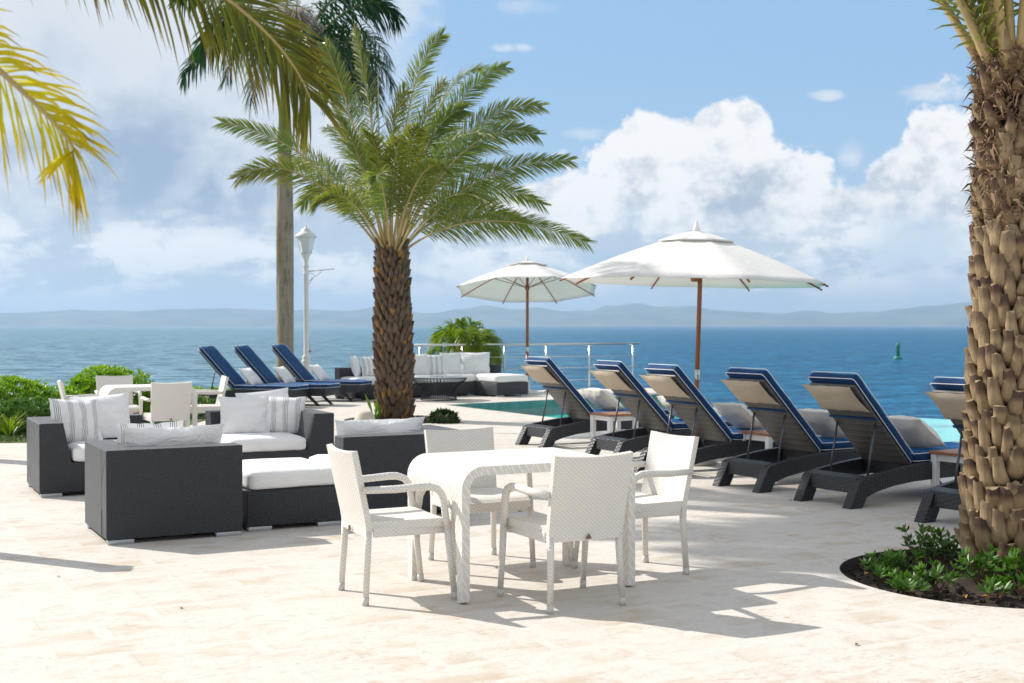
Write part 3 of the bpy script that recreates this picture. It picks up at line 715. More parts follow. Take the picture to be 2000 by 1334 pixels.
# spiky plant
def spiky(loc, label, n=46, L=.5):
    p = thing('spiky_plant', loc, 0, label, 'plant'); b = MB(); rnd = random.Random(8)
    for i in range(n):
        a = rnd.uniform(0, 2 * pi); e = R(rnd.uniform(35, 85)); d = Vector((cos(a) * cos(e), sin(a) * cos(e), sin(e))); l = L * rnd.uniform(.7, 1.1)
        s = Vector((-sin(a), cos(a), 0)) * .013; m1 = d * l * .5; e1 = d * l * .85 + Vector((cos(a), sin(a), 0)) * l * .15 - UP * l * .08; e2 = e1 + Vector((cos(a), sin(a), -1.0)) * l * .12
        b.add([-s, s, m1 + s, m1 - s, e1 + s * .6, e1 - s * .6, e2], [(0, 1, 2, 3), (3, 2, 4, 5), (5, 4, 6)], uvs=[[(0, 0), (0, 0), (0, .5), (0, .5)], [(0, .5), (0, .5), (0, .8), (0, .8)], [(0, .8), (0, .8), (0, .9)]])
    b.build('leaves', M['babyleaf'], p)
spiky((PX(18, 17.3), 17.3, 0), 'spiky grass-like plant with long arching leaves on the lawn at the left edge')
# planting bed seedlings in the right bed
rnd = random.Random(21)
spots = [((1722, 1140), 'small glossy shrub nearest the left tip of the round bed', .15), ((1770, 1165), 'leafy seedling low at the front left of the round bed', .12), ((1800, 1108), 'tallest glossy shrub at the back left of the round bed', .24),
         ((1832, 1160), 'small shrub in front of the tan palm trunk, left side', .15), ((1845, 1108), 'glossy shrub touching the left side of the tan palm trunk', .22), ((1912, 1150), 'small shrub against the front of the tan palm trunk', .22),
         ((1955, 1172), 'low leafy shrub at the front of the bed, right of the trunk centre', .12), ((1995, 1165), 'leafy shrub cut by the right edge of the frame', .24), ((1765, 1128), 'leafy seedling between the tip of the bed and the tall shrub', .14)]
for i, ((x, y), lb, h) in enumerate(spots):
    g = GP(x, y, -.04); p = thing('seedling_shrub', g, 0, lb, 'shrub', 'glossy shrubs in the round bed'); b = MB(); st = MB()
    for k in range(7 + int(h * 30)):
        a = rnd.uniform(0, 2 * pi); r = rnd.random() ** .6 * .125; tp = Vector((r * cos(a), r * sin(a), h * rnd.uniform(.35, 1)))
        st.tube([(0, 0, 0), tp], [.004, .002], 4, caps=False)
        nr = (Vector((cos(a) * .5, sin(a) * .5, 1))).normalized()
        leafclump(b, tp, nr, 7, .062, .026, rnd, .9); leafclump(b, tp * .75, nr, 5, .062, .026, rnd, 1.3)
    b.build('leaves', M['shrubleaf'], p); st.build('stems', M['fiber'], p)
yl = plain('fallen_leaf', (.55, .28, .05), .6)
for (x, y, lb) in ((1695, 1122, 'fallen yellow leaf at the left of the round bed'), (1886, 1167, 'fallen orange leaf on the soil under the palm'), (1928, 1168, 'second fallen orange leaf on the soil, right of the first')):
    b = MB(); g = GP(x, y, -.02); b.add([(-.03, 0, .0), (0, -.018, .012), (.03, 0, .004), (0, .018, .014)], [(0, 1, 2), (0, 2, 3)], Tm((0, 0, 0), rnd.uniform(0, 3)))
    tag(b.build('fallen_leaf', yl, loc=g), lb, 'leaf')

dl = plain('dry_leaf', (.22, .12, .06), .8)
for (x, y, lb) in ((1676, 1262, 'curled dry brown leaf on the paving in front of the round bed'), (1016, 1000, 'tiny dry leaf on the paving behind the white table'), (1545, 978, 'small dry leaf on the shaded paving left of the full lounger'), (112, 1128, 'small dry leaf on the paving near the thin shadow at the left'), (352, 1190, 'small dry leaf on the sunny paving in front of the nearest dark armchair')):
    b = MB(); g = GP(x, y, 0); b.add([(-.03, 0, .004), (-.005, -.014, .014), (.03, .002, .006), (.0, .014, .016), (0, 0, .003)], [(0, 1, 4), (1, 2, 4), (2, 3, 4), (3, 0, 4)], Tm((0, 0, 0), rnd.uniform(0, 3), sc=.65))
    tag(b.build('dry_leaf', dl, loc=g), lb, 'leaf', 'dry leaves on the paving')

# ---------------------------------------------------------------- furniture
def curved_slab(b, outline_fn, nu, nv, th, smooth=True):
    """outline_fn(u,v)->(point,normal)  u,v in 0..1 ; closed slab with thickness"""
    vs = []; uvs_g = []
    for side in (0, 1):
        for j in range(nv + 1):
            for i in range(nu + 1):
                p, n, uv = outline_fn(i / nu, j / nv); vs.append(p + n * (th / 2 if side == 0 else -th / 2)); uvs_g.append(uv)
    N = (nu + 1) * (nv + 1); fs = []
    idx = lambda s, i, j: s * N + j * (nu + 1) + i
    for j in range(nv):
        for i in range(nu):
            fs.append([idx(0, i, j), idx(0, i + 1, j), idx(0, i + 1, j + 1), idx(0, i, j + 1)])
            fs.append([idx(1, i, j), idx(1, i, j + 1), idx(1, i + 1, j + 1), idx(1, i + 1, j)])
    nf = len(fs)
    for i in range(nu):
        fs.append([idx(0, i, 0), idx(1, i, 0), idx(1, i + 1, 0), idx(0, i + 1, 0)]); fs.append([idx(0, i, nv), idx(0, i + 1, nv), idx(1, i + 1, nv), idx(1, i, nv)])
    for j in range(nv):
        fs.append([idx(0, 0, j), idx(0, 0, j + 1), idx(1, 0, j + 1), idx(1, 0, j)]); fs.append([idx(0, nu, j), idx(1, nu, j), idx(1, nu, j + 1), idx(0, nu, j + 1)])
    uv = [[uvs_g[k] for k in f] if q < nf else None for q, f in enumerate(fs)]
    b.add(vs, fs, uvs=uv, smooth=False)

def make_chair():
    c = thing('dining_chair', (0, 0, 0), 0)
    b = MB()
    def back(u, v):
        w = .455 + .025 * v; y = (u - .5) * w; z = .375 + .465 * v
        x = -.235 - .085 * max(0, v - .12) / .88 - .022 * (1 - (2 * u - 1) ** 2) * (.4 + .6 * v)
        z -= .012 * (1 - (2 * u - 1) ** 2) * v
        return Vector((x, y, z)), Vector((1, 0, .18)).normalized(), (y, z)
    curved_slab(b, back, 14, 10, .034)
    b.build('backrest', M['wwick'], c)
    b = MB()
    def seat(u, v):
        x = -.225 + .475 * u; y = (v - .5) * (.45 + .05 * u); z = .43 - .010 * sin(pi * u) * sin(pi * v)
        if u > .85: z -= (u - .85) ** 2 * 1.3
        return Vector((x, y, z)), Vector((0, 0, 1)), (y, x)
    curved_slab(b, seat, 16, 8, .045)
    for s in (-1, 1): b.box((-.21, s * .222 - .012, .365), (.235, s * .222 + .012, .425), .008)
    b.box((.21, -.235, .36), (.238, .235, .418), .008)
    b.build('seat', M['wwick'], c, boxuv=True)
    for s in (-1, 1):
        b = MB(); b.tube([(-.235, s * .212, .40), (-.238, s * .212, .30), (-.252, s * .222, .045)], [.020, .019, .0165], 10, sq=.35); l = b.build('leg', M['wwick'], c, boxuv=True)
        b = MB(); b.tube([(-.252, s * .222, .045), (-.2545, s * .2235, .0)], [.0185, .0185], 10, sq=.35); b.build('foot_cap', M['cap'], l)
        pts = [Vector((-.275, s * .245, .628)), Vector((-.10, s * .262, .628)), Vector((.05, s * .268, .636)), Vector((.10, s * .269, .634)), Vector((.145, s * .27, .618)), Vector((.172, s * .27, .588)), Vector((.183, s * .27, .55)), Vector((.192, s * .269, .48)), Vector((.205, s * .268, .40))]
        b = MB(); b.tube(pts, [.019, .021, .022, .022, .0215, .021, .020, .020, .019], 10, sq=.3); b.build('armrest', M['wwick'], c, boxuv=True)
        b = MB(); b.tube([(.205, s * .268, .40), (.225, s * .267, .22), (.245, s * .268, .045)], [.019, .018, .0165], 10, sq=.35); l = b.build('leg', M['wwick'], c, boxuv=True)
        b = MB(); b.tube([(.245, s * .268, .045), (.248, s * .268, 0)], [.0185, .0185], 10, sq=.35); b.build('foot_cap', M['cap'], l)
    b = MB(); b.add([(-.2775, -.018, .381), (-.2775, .018, .381), (-.2800, 0, .408), (-.270, -.018, .381), (-.270, .018, .381), (-.270, 0, .408)], [(0, 2, 1), (0, 1, 4, 3), (1, 2, 5, 4), (2, 0, 3, 5)]); b.build('leather_tag', M['tagm'], c)
    return c
def make_table():
    c = thing('dining_table', (0, 0, 0), 0)
    W2, D2, ht, r, th = .55, .405, .748, .125, .05
    b = MB()
    def slab(u, v):   # u runs over the arc: left drop, curve, top, curve, right drop
        drop = .05; arc = r * pi / 2; flat = 2 * (W2 - r); tot = 2 * drop + 2 * arc + flat; s = u * tot; y = (v - .5) * 2 * D2
        rr = r - th / 2; zc = ht - r
        if s < drop: x = -W2 + th / 2; z = zc - drop + s; n = Vector((-1, 0, 0))
        elif s < drop + arc: a = (s - drop) / r; x = -W2 + r - rr * cos(a); z = zc + rr * sin(a); n = Vector((-cos(a), 0, sin(a)))
        elif s < drop + arc + flat: x = -W2 + r + (s - drop - arc); z = ht - th / 2; n = Vector((0, 0, 1))
        elif s < drop + 2 * arc + flat: a = (s - drop - arc - flat) / r; x = W2 - r + rr * sin(a); z = zc + rr * cos(a); n = Vector((sin(a), 0, cos(a)))
        else: x = W2 - th / 2; z = zc - (s - drop - 2 * arc - flat); n = Vector((1, 0, 0))
        return Vector((x, y, z)), n, (y, s - tot / 2)
    curved_slab(b, slab, 60, 2, th)
    o = b.build('tabletop', M['wwick_diag'], c)
    for p in o.data.polygons: p.use_smooth = True
    o.data.set_sharp_from_angle(angle=R(35)) if hasattr(o.data, 'set_sharp_from_angle') else None
    for sx in (-1, 1):
        for sy in (-1, 1):
            b = MB(); zt = ht - r - .05
            ol = [(sy * D2, zt), (sy * D2, .012), (sy * (D2 - .05), .0), (sy * (D2 - .068), .0), (sy * (D2 - .085), zt - .30), (sy * (D2 - .10), zt - .16), (sy * (D2 - .14), zt - .06), (sy * (D2 - .20), zt - .015), (sy * (D2 - .26), zt)]
            x0, x1 = (-W2, -W2 + th) if sx < 0 else (W2 - th, W2)
            b.poly(ol, 'x', x0 + .001, x1 - .001, .004); b.build('leg', M['wwick_diag'], c, boxuv=True)
    return c
def place(o, x, y, ang, label=None, cat=None, group=None):
    o.location = (x, y, 0); o.rotation_euler = (0, 0, R(ang)); return tag(o, label, cat, group)
ch = make_chair(); tb = make_table()
G1 = 'white wicker dining chairs'
spots = [(-.655, 7.225, 24.5, 'white wicker armchair at the left end of the near table'), (-.215, 8.13, -65, 'white wicker armchair on the far side of the near table, facing the camera'),
         (.285, 7.055, 117, 'white wicker armchair nearest the camera with its back to us'), (.735, 7.87, 207.5, 'white wicker armchair at the right end of the near table beside the loungers'),
         (PX(121, 15.9) + .37, 15.75, 22, 'white wicker armchair at the left end of the far dining table by the hedge'), (PX(240, 17.3), 17.05, -66, 'white wicker armchair on the sea side of the far dining table'),
         (-4.20, 15.55, 116, 'white wicker armchair with its back to us at the far dining table'), (PX(388, 16.9), 17.0, 200, 'white wicker armchair at the right end of the far dining table, by the blue loungers')]
for i, s in enumerate(spots):
    c = ch if i == 0 else copy_tree(ch); place(c, s[0], s[1], s[2], s[3], 'chair', G1)
place(tb, .045, 7.53, 26.0, 'white wicker dining table with rounded ends, set between the four nearest armchairs', 'table', 'white wicker dining tables')
t2 = copy_tree(tb); place(t2, PX(288, 16.35), 16.35, 25, 'white wicker dining table by the hedge, behind the dark lounge chairs', 'table', 'white wicker dining tables')

# cushions and pillows
def cushion(b, lo, hi, r=.045, bulge=.012, seed=0, pipe=None):
    bm_ = bmesh.new(); bmesh.ops.create_cube(bm_, size=1)
    bmesh.ops.subdivide_edges(bm_, edges=list(bm_.edges), cuts=11, use_grid_fill=True)
    c = Vector([(lo[i] + hi[i]) / 2 for i in range(3)]); d = Vector([hi[i] - lo[i] for i in range(3)]); r = min(r, d.z * .46)
    for v in bm_.verts:
        p = v.co * 2; q = Vector((p.x * d.x / 2, p.y * d.y / 2, p.z * d.z / 2)); inn = Vector([max(-(d[i] / 2 - r), min(d[i] / 2 - r, q[i])) for i in range(3)])
        o = q - inn
        if o.length > 1e-6: q = inn + o.normalized() * min(r, max(abs(o.x), abs(o.y), abs(o.z)))
        k = (1 - p.x ** 4) * (1 - p.y ** 4); q.z += (1 if p.z > 0 else -.3) * bulge * k * abs(p.z)
        q += Vector((noise.noise(q * 5 + Vector((seed, 0, 0))), noise.noise(q * 5 + Vector((0, seed, 9))), noise.noise(q * 4 + Vector((3, seed, 0))))) * .009
        v.co = c + q
    b.bm(bm_, smooth=True)
def pillow_mesh(w, h, th, seed=0, sag=.06):
    b = MB(); n = 18; vs = []; uvs = []
    for sd in (1, -1):
        for j in range(n + 1):
            for i in range(n + 1):
                u = -1 + 2 * i / n; v = -1 + 2 * j / n
                e = ((1 - abs(u) ** 2.6) * (1 - abs(v) ** 2.6)) ** .62
                # concave edges between pointed corners
                x = u * w / 2 * (1 - .07 * (1 - v * v)); y = v * h / 2 * (1 - .07 * (1 - u * u))
                nz = noise.fractal(Vector((u * 1.7 + seed, v * 1.7, sd)), 1, 2, 3)
                z = sd * th / 2 * e * (1 + .22 * nz) ; y -= sag * h * e * .4 * (1 if v > 0 else .3)
                x += .012 * noise.noise(Vector((u * 3, v * 3, seed))); y += .012 * noise.noise(Vector((v * 3, seed, u * 3)))
                vs.append((x, y, z)); uvs.append(((u + 1) / 2, (v + 1) / 2))
    N = (n + 1) ** 2; fs = []; uv = []
    for sd in (0, 1):
        for j in range(n):
            for i in range(n):
                f = [sd * N + j * (n + 1) + i, sd * N + j * (n + 1) + i + 1, sd * N + (j + 1) * (n + 1) + i + 1, sd * N + (j + 1) * (n + 1) + i]
                if sd: f = f[::-1]
                fs.append(f); uv.append([uvs[k] for k in f])
    b.add(vs, fs, uvs=uv, smooth=True); return b
def pillow(x, y, z, w, h, th, yaw, lean, mt, label, roll=0, seed=0, group=None):
    """standing pillow: faces local -y, bottom edge at z; yaw turns it, lean tips the top backwards"""
    b = pillow_mesh(w, h, th, seed)
    Mx = Matrix.Rotation(R(yaw), 4, 'Z') @ Matrix.Rotation(R(90 - lean), 4, 'X') @ Matrix.Rotation(R(roll), 4, 'Z')
    b.v = [Mx @ v for v in b.v]; zmin = min(v.z for v in b.v)
    for v in b.v: v.z -= zmin
    o = b.build('pillow', M[mt], loc=(x, y, z)); return tag(o, label, 'pillow', group)

def lounge(near_corner, w, d, th, label, arm_l=False, arm_r=False, back=True, flip=False, name='lounge_chair', cat='lounge chair', cushz=(.295, .435), group=None, seed=0):
    """near_corner: bottom near-left corner as seen; flip = the back faces the camera"""
    u = Vector((cos(R(th)), sin(R(th)), 0)); v = Vector((-sin(R(th)), cos(R(th)), 0))
    cpos = Vector((near_corner[0], near_corner[1], 0)) + u * w / 2 + v * d / 2
    t_ = thing(name, cpos, R(th + (180 if flip else 0)), label, cat, group)
    hb = .655; z0 = .035; X, Y = w / 2, d / 2
    b = MB(); b.box((-X + (.003 if arm_l else 0), -Y, z0), (X - (.003 if arm_r else 0), Y - (.003 if back else 0), .30), .008); b.build('base', M['dwick'], t_, boxuv=True)
    if back:
        b = MB(); b.poly([(Y, z0 + .001), (Y, hb), (Y - .20, hb), (Y - .27, .302), (Y - .27, z0 + .27)], 'x', -X, X, .006); b.build('backrest', M['dwick'], t_, boxuv=True)
    ye = Y - .001
    for s, on in ((-1, arm_l), (1, arm_r)):
        if on:
            b = MB(); b.poly([(s * (X + .002), z0 + .002), (s * (X + .002), hb - .002), (s * (X - .20), hb - .002), (s * (X - .27), .30), (s * (X - .27), .27)], 'y', -Y - .002, Y - .19, .006); b.build('armrest', M['dwick'], t_, boxuv=True)
    b = MB(); x0 = -X + (.27 if arm_l else .0); x1 = X - (.27 if arm_r else .0)
    cushion(b, (x0 + .005, -Y - .015, cushz[0]), (x1 - .005, Y - (.26 if back else -.01), cushz[1]), seed=seed + 3); b.build('seat_cushion', M['white_fab'], t_)
    for sx in (-1, 1):
        for sy in (-1, 1):
            b = MB(); b.box((sx * (X - .10) - .09, sy * (Y - .035) - .03, 0), (sx * (X - .10) + .09, sy * (Y - .035) + .03, z0 - .002), .004); b.build('foot', M['metal'], t_)
    return t_, u, v, cpos
TH = 27.5
G2 = 'dark wicker lounge pieces of the near group'
A = lounge((-2.794, 8.80), .955, .88, TH, 'dark wicker armchair nearest the camera with its back to us and arm on the left', arm_r=True, flip=True, group=G2, seed=1)
B = lounge((-1.945, 9.385), .735, .85, TH, 'dark wicker ottoman with thick white cushion between the two chairs that show their backs', back=False, name='ottoman', cat='ottoman', cushz=(.30, .445), group=G2, seed=2)
C = lounge((-1.30, 9.86), 1.12, .88, TH, 'dark wicker armchair showing its back right behind the white dining armchair', arm_l=True, flip=True, group=G2, seed=3)
D_ = lounge((-2.69, 12.15), 1.05, .90, TH, 'dark wicker armchair facing the camera, striped pillow against its right arm', arm_r=True, group=G2, seed=4)
E = lounge((-4.15, 11.23), 1.03, .90, TH, 'dark wicker armchair at the far left with striped and white pillows', arm_l=True, group=G2, seed=5)
def local(t_, x, y):   # u/v coordinates from piece centre in the seen frame
    return t_[3] + t_[1] * x + t_[2] * y
p = local(A, .06, -.10); pillow(p.x, p.y, .43, .74, .365, .20, TH, -12, 'white_fab2', 'wide white pillow leaning on the back of the nearest dark armchair', seed=1)
p = local(A, -.07, .16); pillow(p.x, p.y, .42, .50, .40, .15, TH + 6, -16, 'stripe', 'striped pillow half hidden behind the wide white one on the nearest armchair', seed=2)
p = local(C, -.13, -.10); pillow(p.x, p.y, .435, .78, .335, .22, TH, -10, 'white_fab2', 'long white back cushion on the armchair behind the white dining armchairs', seed=3)
p = local(E, -.13, .05); pillow(p.x, p.y, .415, .49, .43, .17, TH + 14, 18, 'stripe', 'striped pillow facing us on the far left armchair', -3, seed=4)
p = local(E, .12, .17); pillow(p.x, p.y, .42, .54, .44, .18, TH - 6, 15, 'white_fab2', 'plain white pillow beside the striped one on the far left armchair', 4, seed=5)
p = local(D_, -.22, .10); pillow(p.x, p.y, .42, .50, .395, .18, TH - 12, 12, 'white_fab2', 'plain white pillow left of the striped one on the middle armchair', seed=6)
p = local(D_, .14, .06); pillow(p.x, p.y, .42, .50, .385, .16, TH - 16, 14, 'stripe', 'striped pillow standing against the right arm of the middle armchair', -2, seed=7)
p = local(D_, .02, .22); pillow(p.x, p.y, .43, .56, .41, .14, TH, 8, 'white_fab2', 'white pillow mostly hidden behind the two on the middle armchair', 5, seed=8)

# ---- far corner sofa
th = 36.0; u = Vector((cos(R(th)), sin(R(th)), 0)); v = Vector((-sin(R(th)), cos(R(th)), 0)); o0 = Vector((-3.17, 25.85, 0))
sofa = thing('corner_sofa', o0, R(th), 'long dark wicker corner sofa with white cushions beyond the pool, in front of the railing', 'sofa')
for k in range(3):
    b = MB(); b.box((k * .99 + .003, 0, .035), (k * .99 + .985, .86, .30), .008); b.build('base', M['dwick'], sofa, boxuv=True)
    b = MB(); cushion(b, (k * .99 + .005, -.01, .30), (k * .99 + .983, .66, .45), seed=20 + k); b.build('seat_cushion', M['white_fab'], sofa)
b = MB(); b.box((2.975, -.76, .035), (3.80, .86, .302), .008); b.build('base', M['dwick'], sofa, boxuv=True)
b = MB(); cushion(b, (2.97, -.775, .302), (3.81, .64, .455), seed=25); b.build('seat_cushion', M['white_fab'], sofa)
b = MB(); b.poly([(.862, .04), (.862, .64), (.67, .64), (.62, .30), (.62, .27)], 'x', -.003, 3.803, .006); b.build('backrest', M['dwick'], sofa, boxuv=True)
b = MB(); b.box((3.62, .25, .29), (3.806, .618, .64), .008); b.build('armrest', M['dwick'], sofa, boxuv=True)
for (x, y) in ((.1, .04), (.9, .04), (1.1, .04), (1.9, .04), (2.1, .04), (2.85, .04), (3.08, -.72), (3.7, -.72), (3.7, .82), (.1, .82)):
    b = MB(); b.box((x - .09, y - .03, 0), (x + .09, y + .03, .033), .004); b.build('foot', M['metal'], sofa)
def sp_(x, y, z=.44): return o0 + u * x + v * y + Vector((0, 0, z))
for i, (x, y, w, h, yaw, mt, lb) in enumerate([(.30, .52, .50, .46, th + 50, 'white_fab2', 'white pillow at the left end of the far sofa'), (.62, .50, .46, .44, th + 8, 'stripe', 'striped pillow next to the left end of the far sofa'),
        (1.35, .50, .55, .48, th, 'white_fab2', 'white pillow just right of the shaggy palm trunk on the far sofa'), (1.78, .48, .52, .48, th - 8, 'white_fab2', 'second white pillow right of the shaggy palm trunk on the far sofa'),
        (2.18, .46, .50, .46, th - 20, 'stripe', 'striped pillow in the middle right of the far sofa'), (2.65, .50, .55, .50, th, 'white_fab2', 'white pillow between the striped one and the big right one on the far sofa'), (3.20, .38, .66, .50, th - 34, 'white_fab2', 'big white pillow at the right end of the far sofa')]):
    p = sp_(x, y); pillow(p.x, p.y, .445, w, h, .16, yaw, 14, mt, lb, seed=30 + i, group='pillows on the far sofa')

# ---- wire coffee table
ct = thing('wire_coffee_table', (PX(857, 26.0), 26.0, 0), 0, 'round black wire coffee table with glass top in front of the far sofa', 'coffee table')
prof = [(.37, .0), (.345, .06), (.33, .16), (.36, .25), (.46, .34), (.54, .40), (.57, .45)]
for k in range(48):
    a = 2 * pi * k / 48; b = MB(); b.tube([(r * cos(a), r * sin(a), z) for r, z in prof], .0065, 5, caps=False); b.build('wire', M['wire'], ct)
for (r, z) in ((.57, .45), (.37, .01)):
    b = MB(); b.tube([(r * cos(2 * pi * k / 40), r * sin(2 * pi * k / 40), z) for k in range(41)], .010, 6, caps=False); b.build('ring', M['wire'], ct)
b = MB(); b.lathe([(.0, .452), (.555, .452), (.56, .456), (.555, .462), (.0, .462)], 40); b.build('glass_top', M['glass'], ct)

# ---- loungers
def arc_pts(pts, n):
    return pts
def make_lounger(tilt=45.5, headrest=True, blen=.97, front=True):
    c = thing('sun_lounger', (0, 0, 0), 0); Wd = .66
    top = [(-.03, .0), (.115, .0), (.165, .085), (.30, .125), (.50, .158), (.75, .178), (1.1, .185), (2.02, .185), (2.02, .335), (1.2, .337), (.85, .33), (.55, .307), (.30, .275), (.12, .242), (.085, .225), (.03, .10)]
    for s in (0, 1):
        y0 = 0 if s == 0 else Wd - .055
        b = MB(); b.poly(top, 'y', -y0, -(y0 + .055), .007); b.build('side_rail', M['lwick'], c, boxuv=True)
        # flat foot block gives the rear legs their width
        b = MB(); yy = -(.0 if s == 0 else Wd); sg = -1 if s == 0 else 1
        b.poly([(-.035, -.0), (.11, .0), (.16, .09), (.15, .22), (.09, .228), (.025, .11)], 'y', yy + sg * .003, yy + sg * .10, .008); b.build('leg', M['lwick'], c, boxuv=True)
        b = MB(); y1 = -(.02 if s == 0 else Wd - .06); b.poly([(1.62, .185), (1.70, .185), (1.90, .0), (1.84, .0)], 'y', y1, y1 - .045, .004); b.build('leg', M['lwick'], c, boxuv=True)
    b = MB(); b.poly([(.075, .115), (.10, .24), (.20, .262), (.20, .235), (.14, .13)], 'y', -.058, -(Wd - .058), .006); b.build('crossbar', M['lwick'], c, boxuv=True)
    b = MB(); b.box((1.955, -(Wd - .058), .19), (2.018, -.058, .332), .008); b.box((.80, -(Wd - .058), .20), (1.95, -.058, .325), .004); b.build('seat_deck', M['lwick'], c, boxuv=True)
    a = R(tilt); hx, hz = .78, .335; hd = Vector((-cos(a), 0, sin(a))); hn = Vector((sin(a), 0, cos(a)))
    Mb = Matrix(((hd.x, 0, hn.x, hx), (0, 1, 0, 0), (hd.z, 0, hn.z, hz), (0, 0, 0, 1)))   # local x up the back, z = outer (lying) side
    b = MB(); b.box((.0, -(Wd - .075), -.03), (blen, -.075, .0), .010); ob = b.build('backrest', M['lwick_back'], c)
    me = ob.data; L = me.uv_layers.new(name='UVMap')
    for p in me.polygons:
        for li in p.loop_indices:
            q = me.vertices[me.loops[li].vertex_index].co
            yy = q.y + Wd / 2; L.data[li].uv = (q.x + abs(yy) * .0, q.x + abs(yy) * .9)
    me.transform(Mb)
    # struts
    for s in (.12, Wd - .12):
        f = Vector((hx, -s, hz)) + hd * .52 * 1.0 - hn * .035; f.y = -s
        b = MB(); b.tube([f, (.30, -s, .225)], .0105, 8); b.build('strut', M['dmetal'], c)
    b = MB(); b.tube([(.30, -.08, .222), (.30, -Wd + .08, .222)], .012, 8); b.build('strut_bar', M['dmetal'], c)
    # mattress: seat part + back part
    b = MB(); cushion(b, (.82, -Wd + .04, .338), (2.06, -.04, .415), r=.03, bulge=.006, seed=1)
    ms = b.build('mattress', M['navy'], c)
    b2 = MB(); cushion(b2, (-.02, -Wd + .065, .002), (blen + .055, -.065, .082), r=.03, bulge=.006, seed=2); b2.v = [Mb @ p for p in b2.v]
    mb_ = b2.build('back_mattress', M['navy'], c)
    def loop(x0, x1, z, Mx=None, par=None, e=.04):
        r_ = .03; y0, y1 = -Wd + e, -e; pts = []
        for (cx, cy, a0) in ((x1 - r_, y1 - r_, 0), (x0 + r_, y1 - r_, 90), (x0 + r_, y0 + r_, 180), (x1 - r_, y0 + r_, 270)):
            for k in range(4): aa = R(a0 + 30 * k); pts.append(Vector((cx + r_ * cos(aa), cy + r_ * sin(aa), z)))
        pts.append(pts[0]); pts = [Mx @ p for p in pts] if Mx else pts
        b = MB(); b.tube(pts, .0038, 5, caps=False); b.build('piping', M['piping'], par)
    loop(.82, 2.06, .345, None, ms); loop(.82, 2.06, .410, None, ms); loop(-.02, blen + .055, .008, Mb, mb_, .065); loop(-.02, blen + .055, .076, Mb, mb_, .065)
    if headrest:
        b = pillow_mesh(.54, .33, .12, 3, 0)
        n2 = []
        for p in b.v:   # hangs on the back side from the top edge: shaped like a shallow sling
            x = blen - .115 + p.y; y = -Wd / 2 + p.x * 1.0; z = -.054 + p.z * .66 - .018 * (p.y / .165 + 1) * .6
            n2.append(Mb @ Vector((x, y, z)))
        b.v = n2; hr = b.build('headrest_pillow', M['beige_pad'], c)
        b = MB(); zs_ = -.036
        b.v = []; b.box((blen - .40, -Wd + .07, -.040), (blen - .375, -.07, -.032), .002); b.v = [Mb @ p for p in b.v]; b.build('strap', M['navy'], hr)
    return c
lg = make_lounger()
lgf = make_lounger(tilt=46, headrest=False, blen=.98)
G3 = 'navy cushioned sun loungers'
specs = [(.06, 16.3, 31, 'sun lounger with navy mattress farthest along the row, in front of the pool corner'), (.83, 14.6, 28, 'second sun lounger from the far end of the right row, beside the first teak table'),
         (1.27, 13.25, 29, 'third sun lounger from the far end, right behind the right white dining armchair'), (1.92, 12.13, 31, 'fourth sun lounger from the far end of the right row, rear feet in clear view'),
         (2.46, 11.1, 33, 'sun lounger with its back in full view just left of the tan palm trunk'), (3.13, 9.9, 33, 'sun lounger mostly hidden behind the tan palm trunk')]
for i, s in enumerate(specs):
    c = lg if i == 0 else copy_tree(lg)
    place(c, s[0], s[1], s[2], s[3], 'sun lounger', G3)
    th_ = R(s[2]); uu = Vector((cos(th_), sin(th_), 0)); vv = Vector((sin(th_), -cos(th_), 0))
    p = Vector((s[0], s[1], 0)) + uu * 1.10 + vv * .33
    lb = ['farthest', 'second farthest', 'third farthest', 'fourth farthest', 'fifth', 'partly hidden nearest'][i]
    pillow(p.x, p.y, .42, .50, .44, .20, s[2] + 90, 55, 'cream_fab', ('cream pillow on the %s lounger of the right row' % lb), seed=50 + i, group='cream pillows on the right loungers')
# left row, seen from the front: local x points right/toward the camera
specs = [(-4.12, 23.35, -15, 'left-hand sun lounger of the far left row, navy with white piping'), (-3.62, 24.0, -16, 'middle sun lounger of the far left row, its back standing highest'), (-3.16, 25.3, -17, 'right-hand sun lounger of the far left row, in front of the royal palm trunk')]
for i, (fx, fy, an, lb) in enumerate(specs):
    c = lgf if i == 0 else copy_tree(lgf)
    th_ = R(an); uu = Vector((cos(th_), sin(th_), 0)); vv = Vector((sin(th_), -cos(th_), 0))
    near = Vector((fx, fy, 0)); org = near - uu * 1.87 - vv * .62
    place(c, org.x, org.y, an, lb, 'sun lounger', G3)
    p = org + uu * 1.02 + vv * .33
    pillow(p.x, p.y, .41, .46, .42, .14, an + 90, 42, 'white_fab2', ('white pillow on the %s lounger of the far left row' % ['left-hand', 'middle', 'right-hand'][i]), seed=60 + i, group='white pillows on the far left loungers')

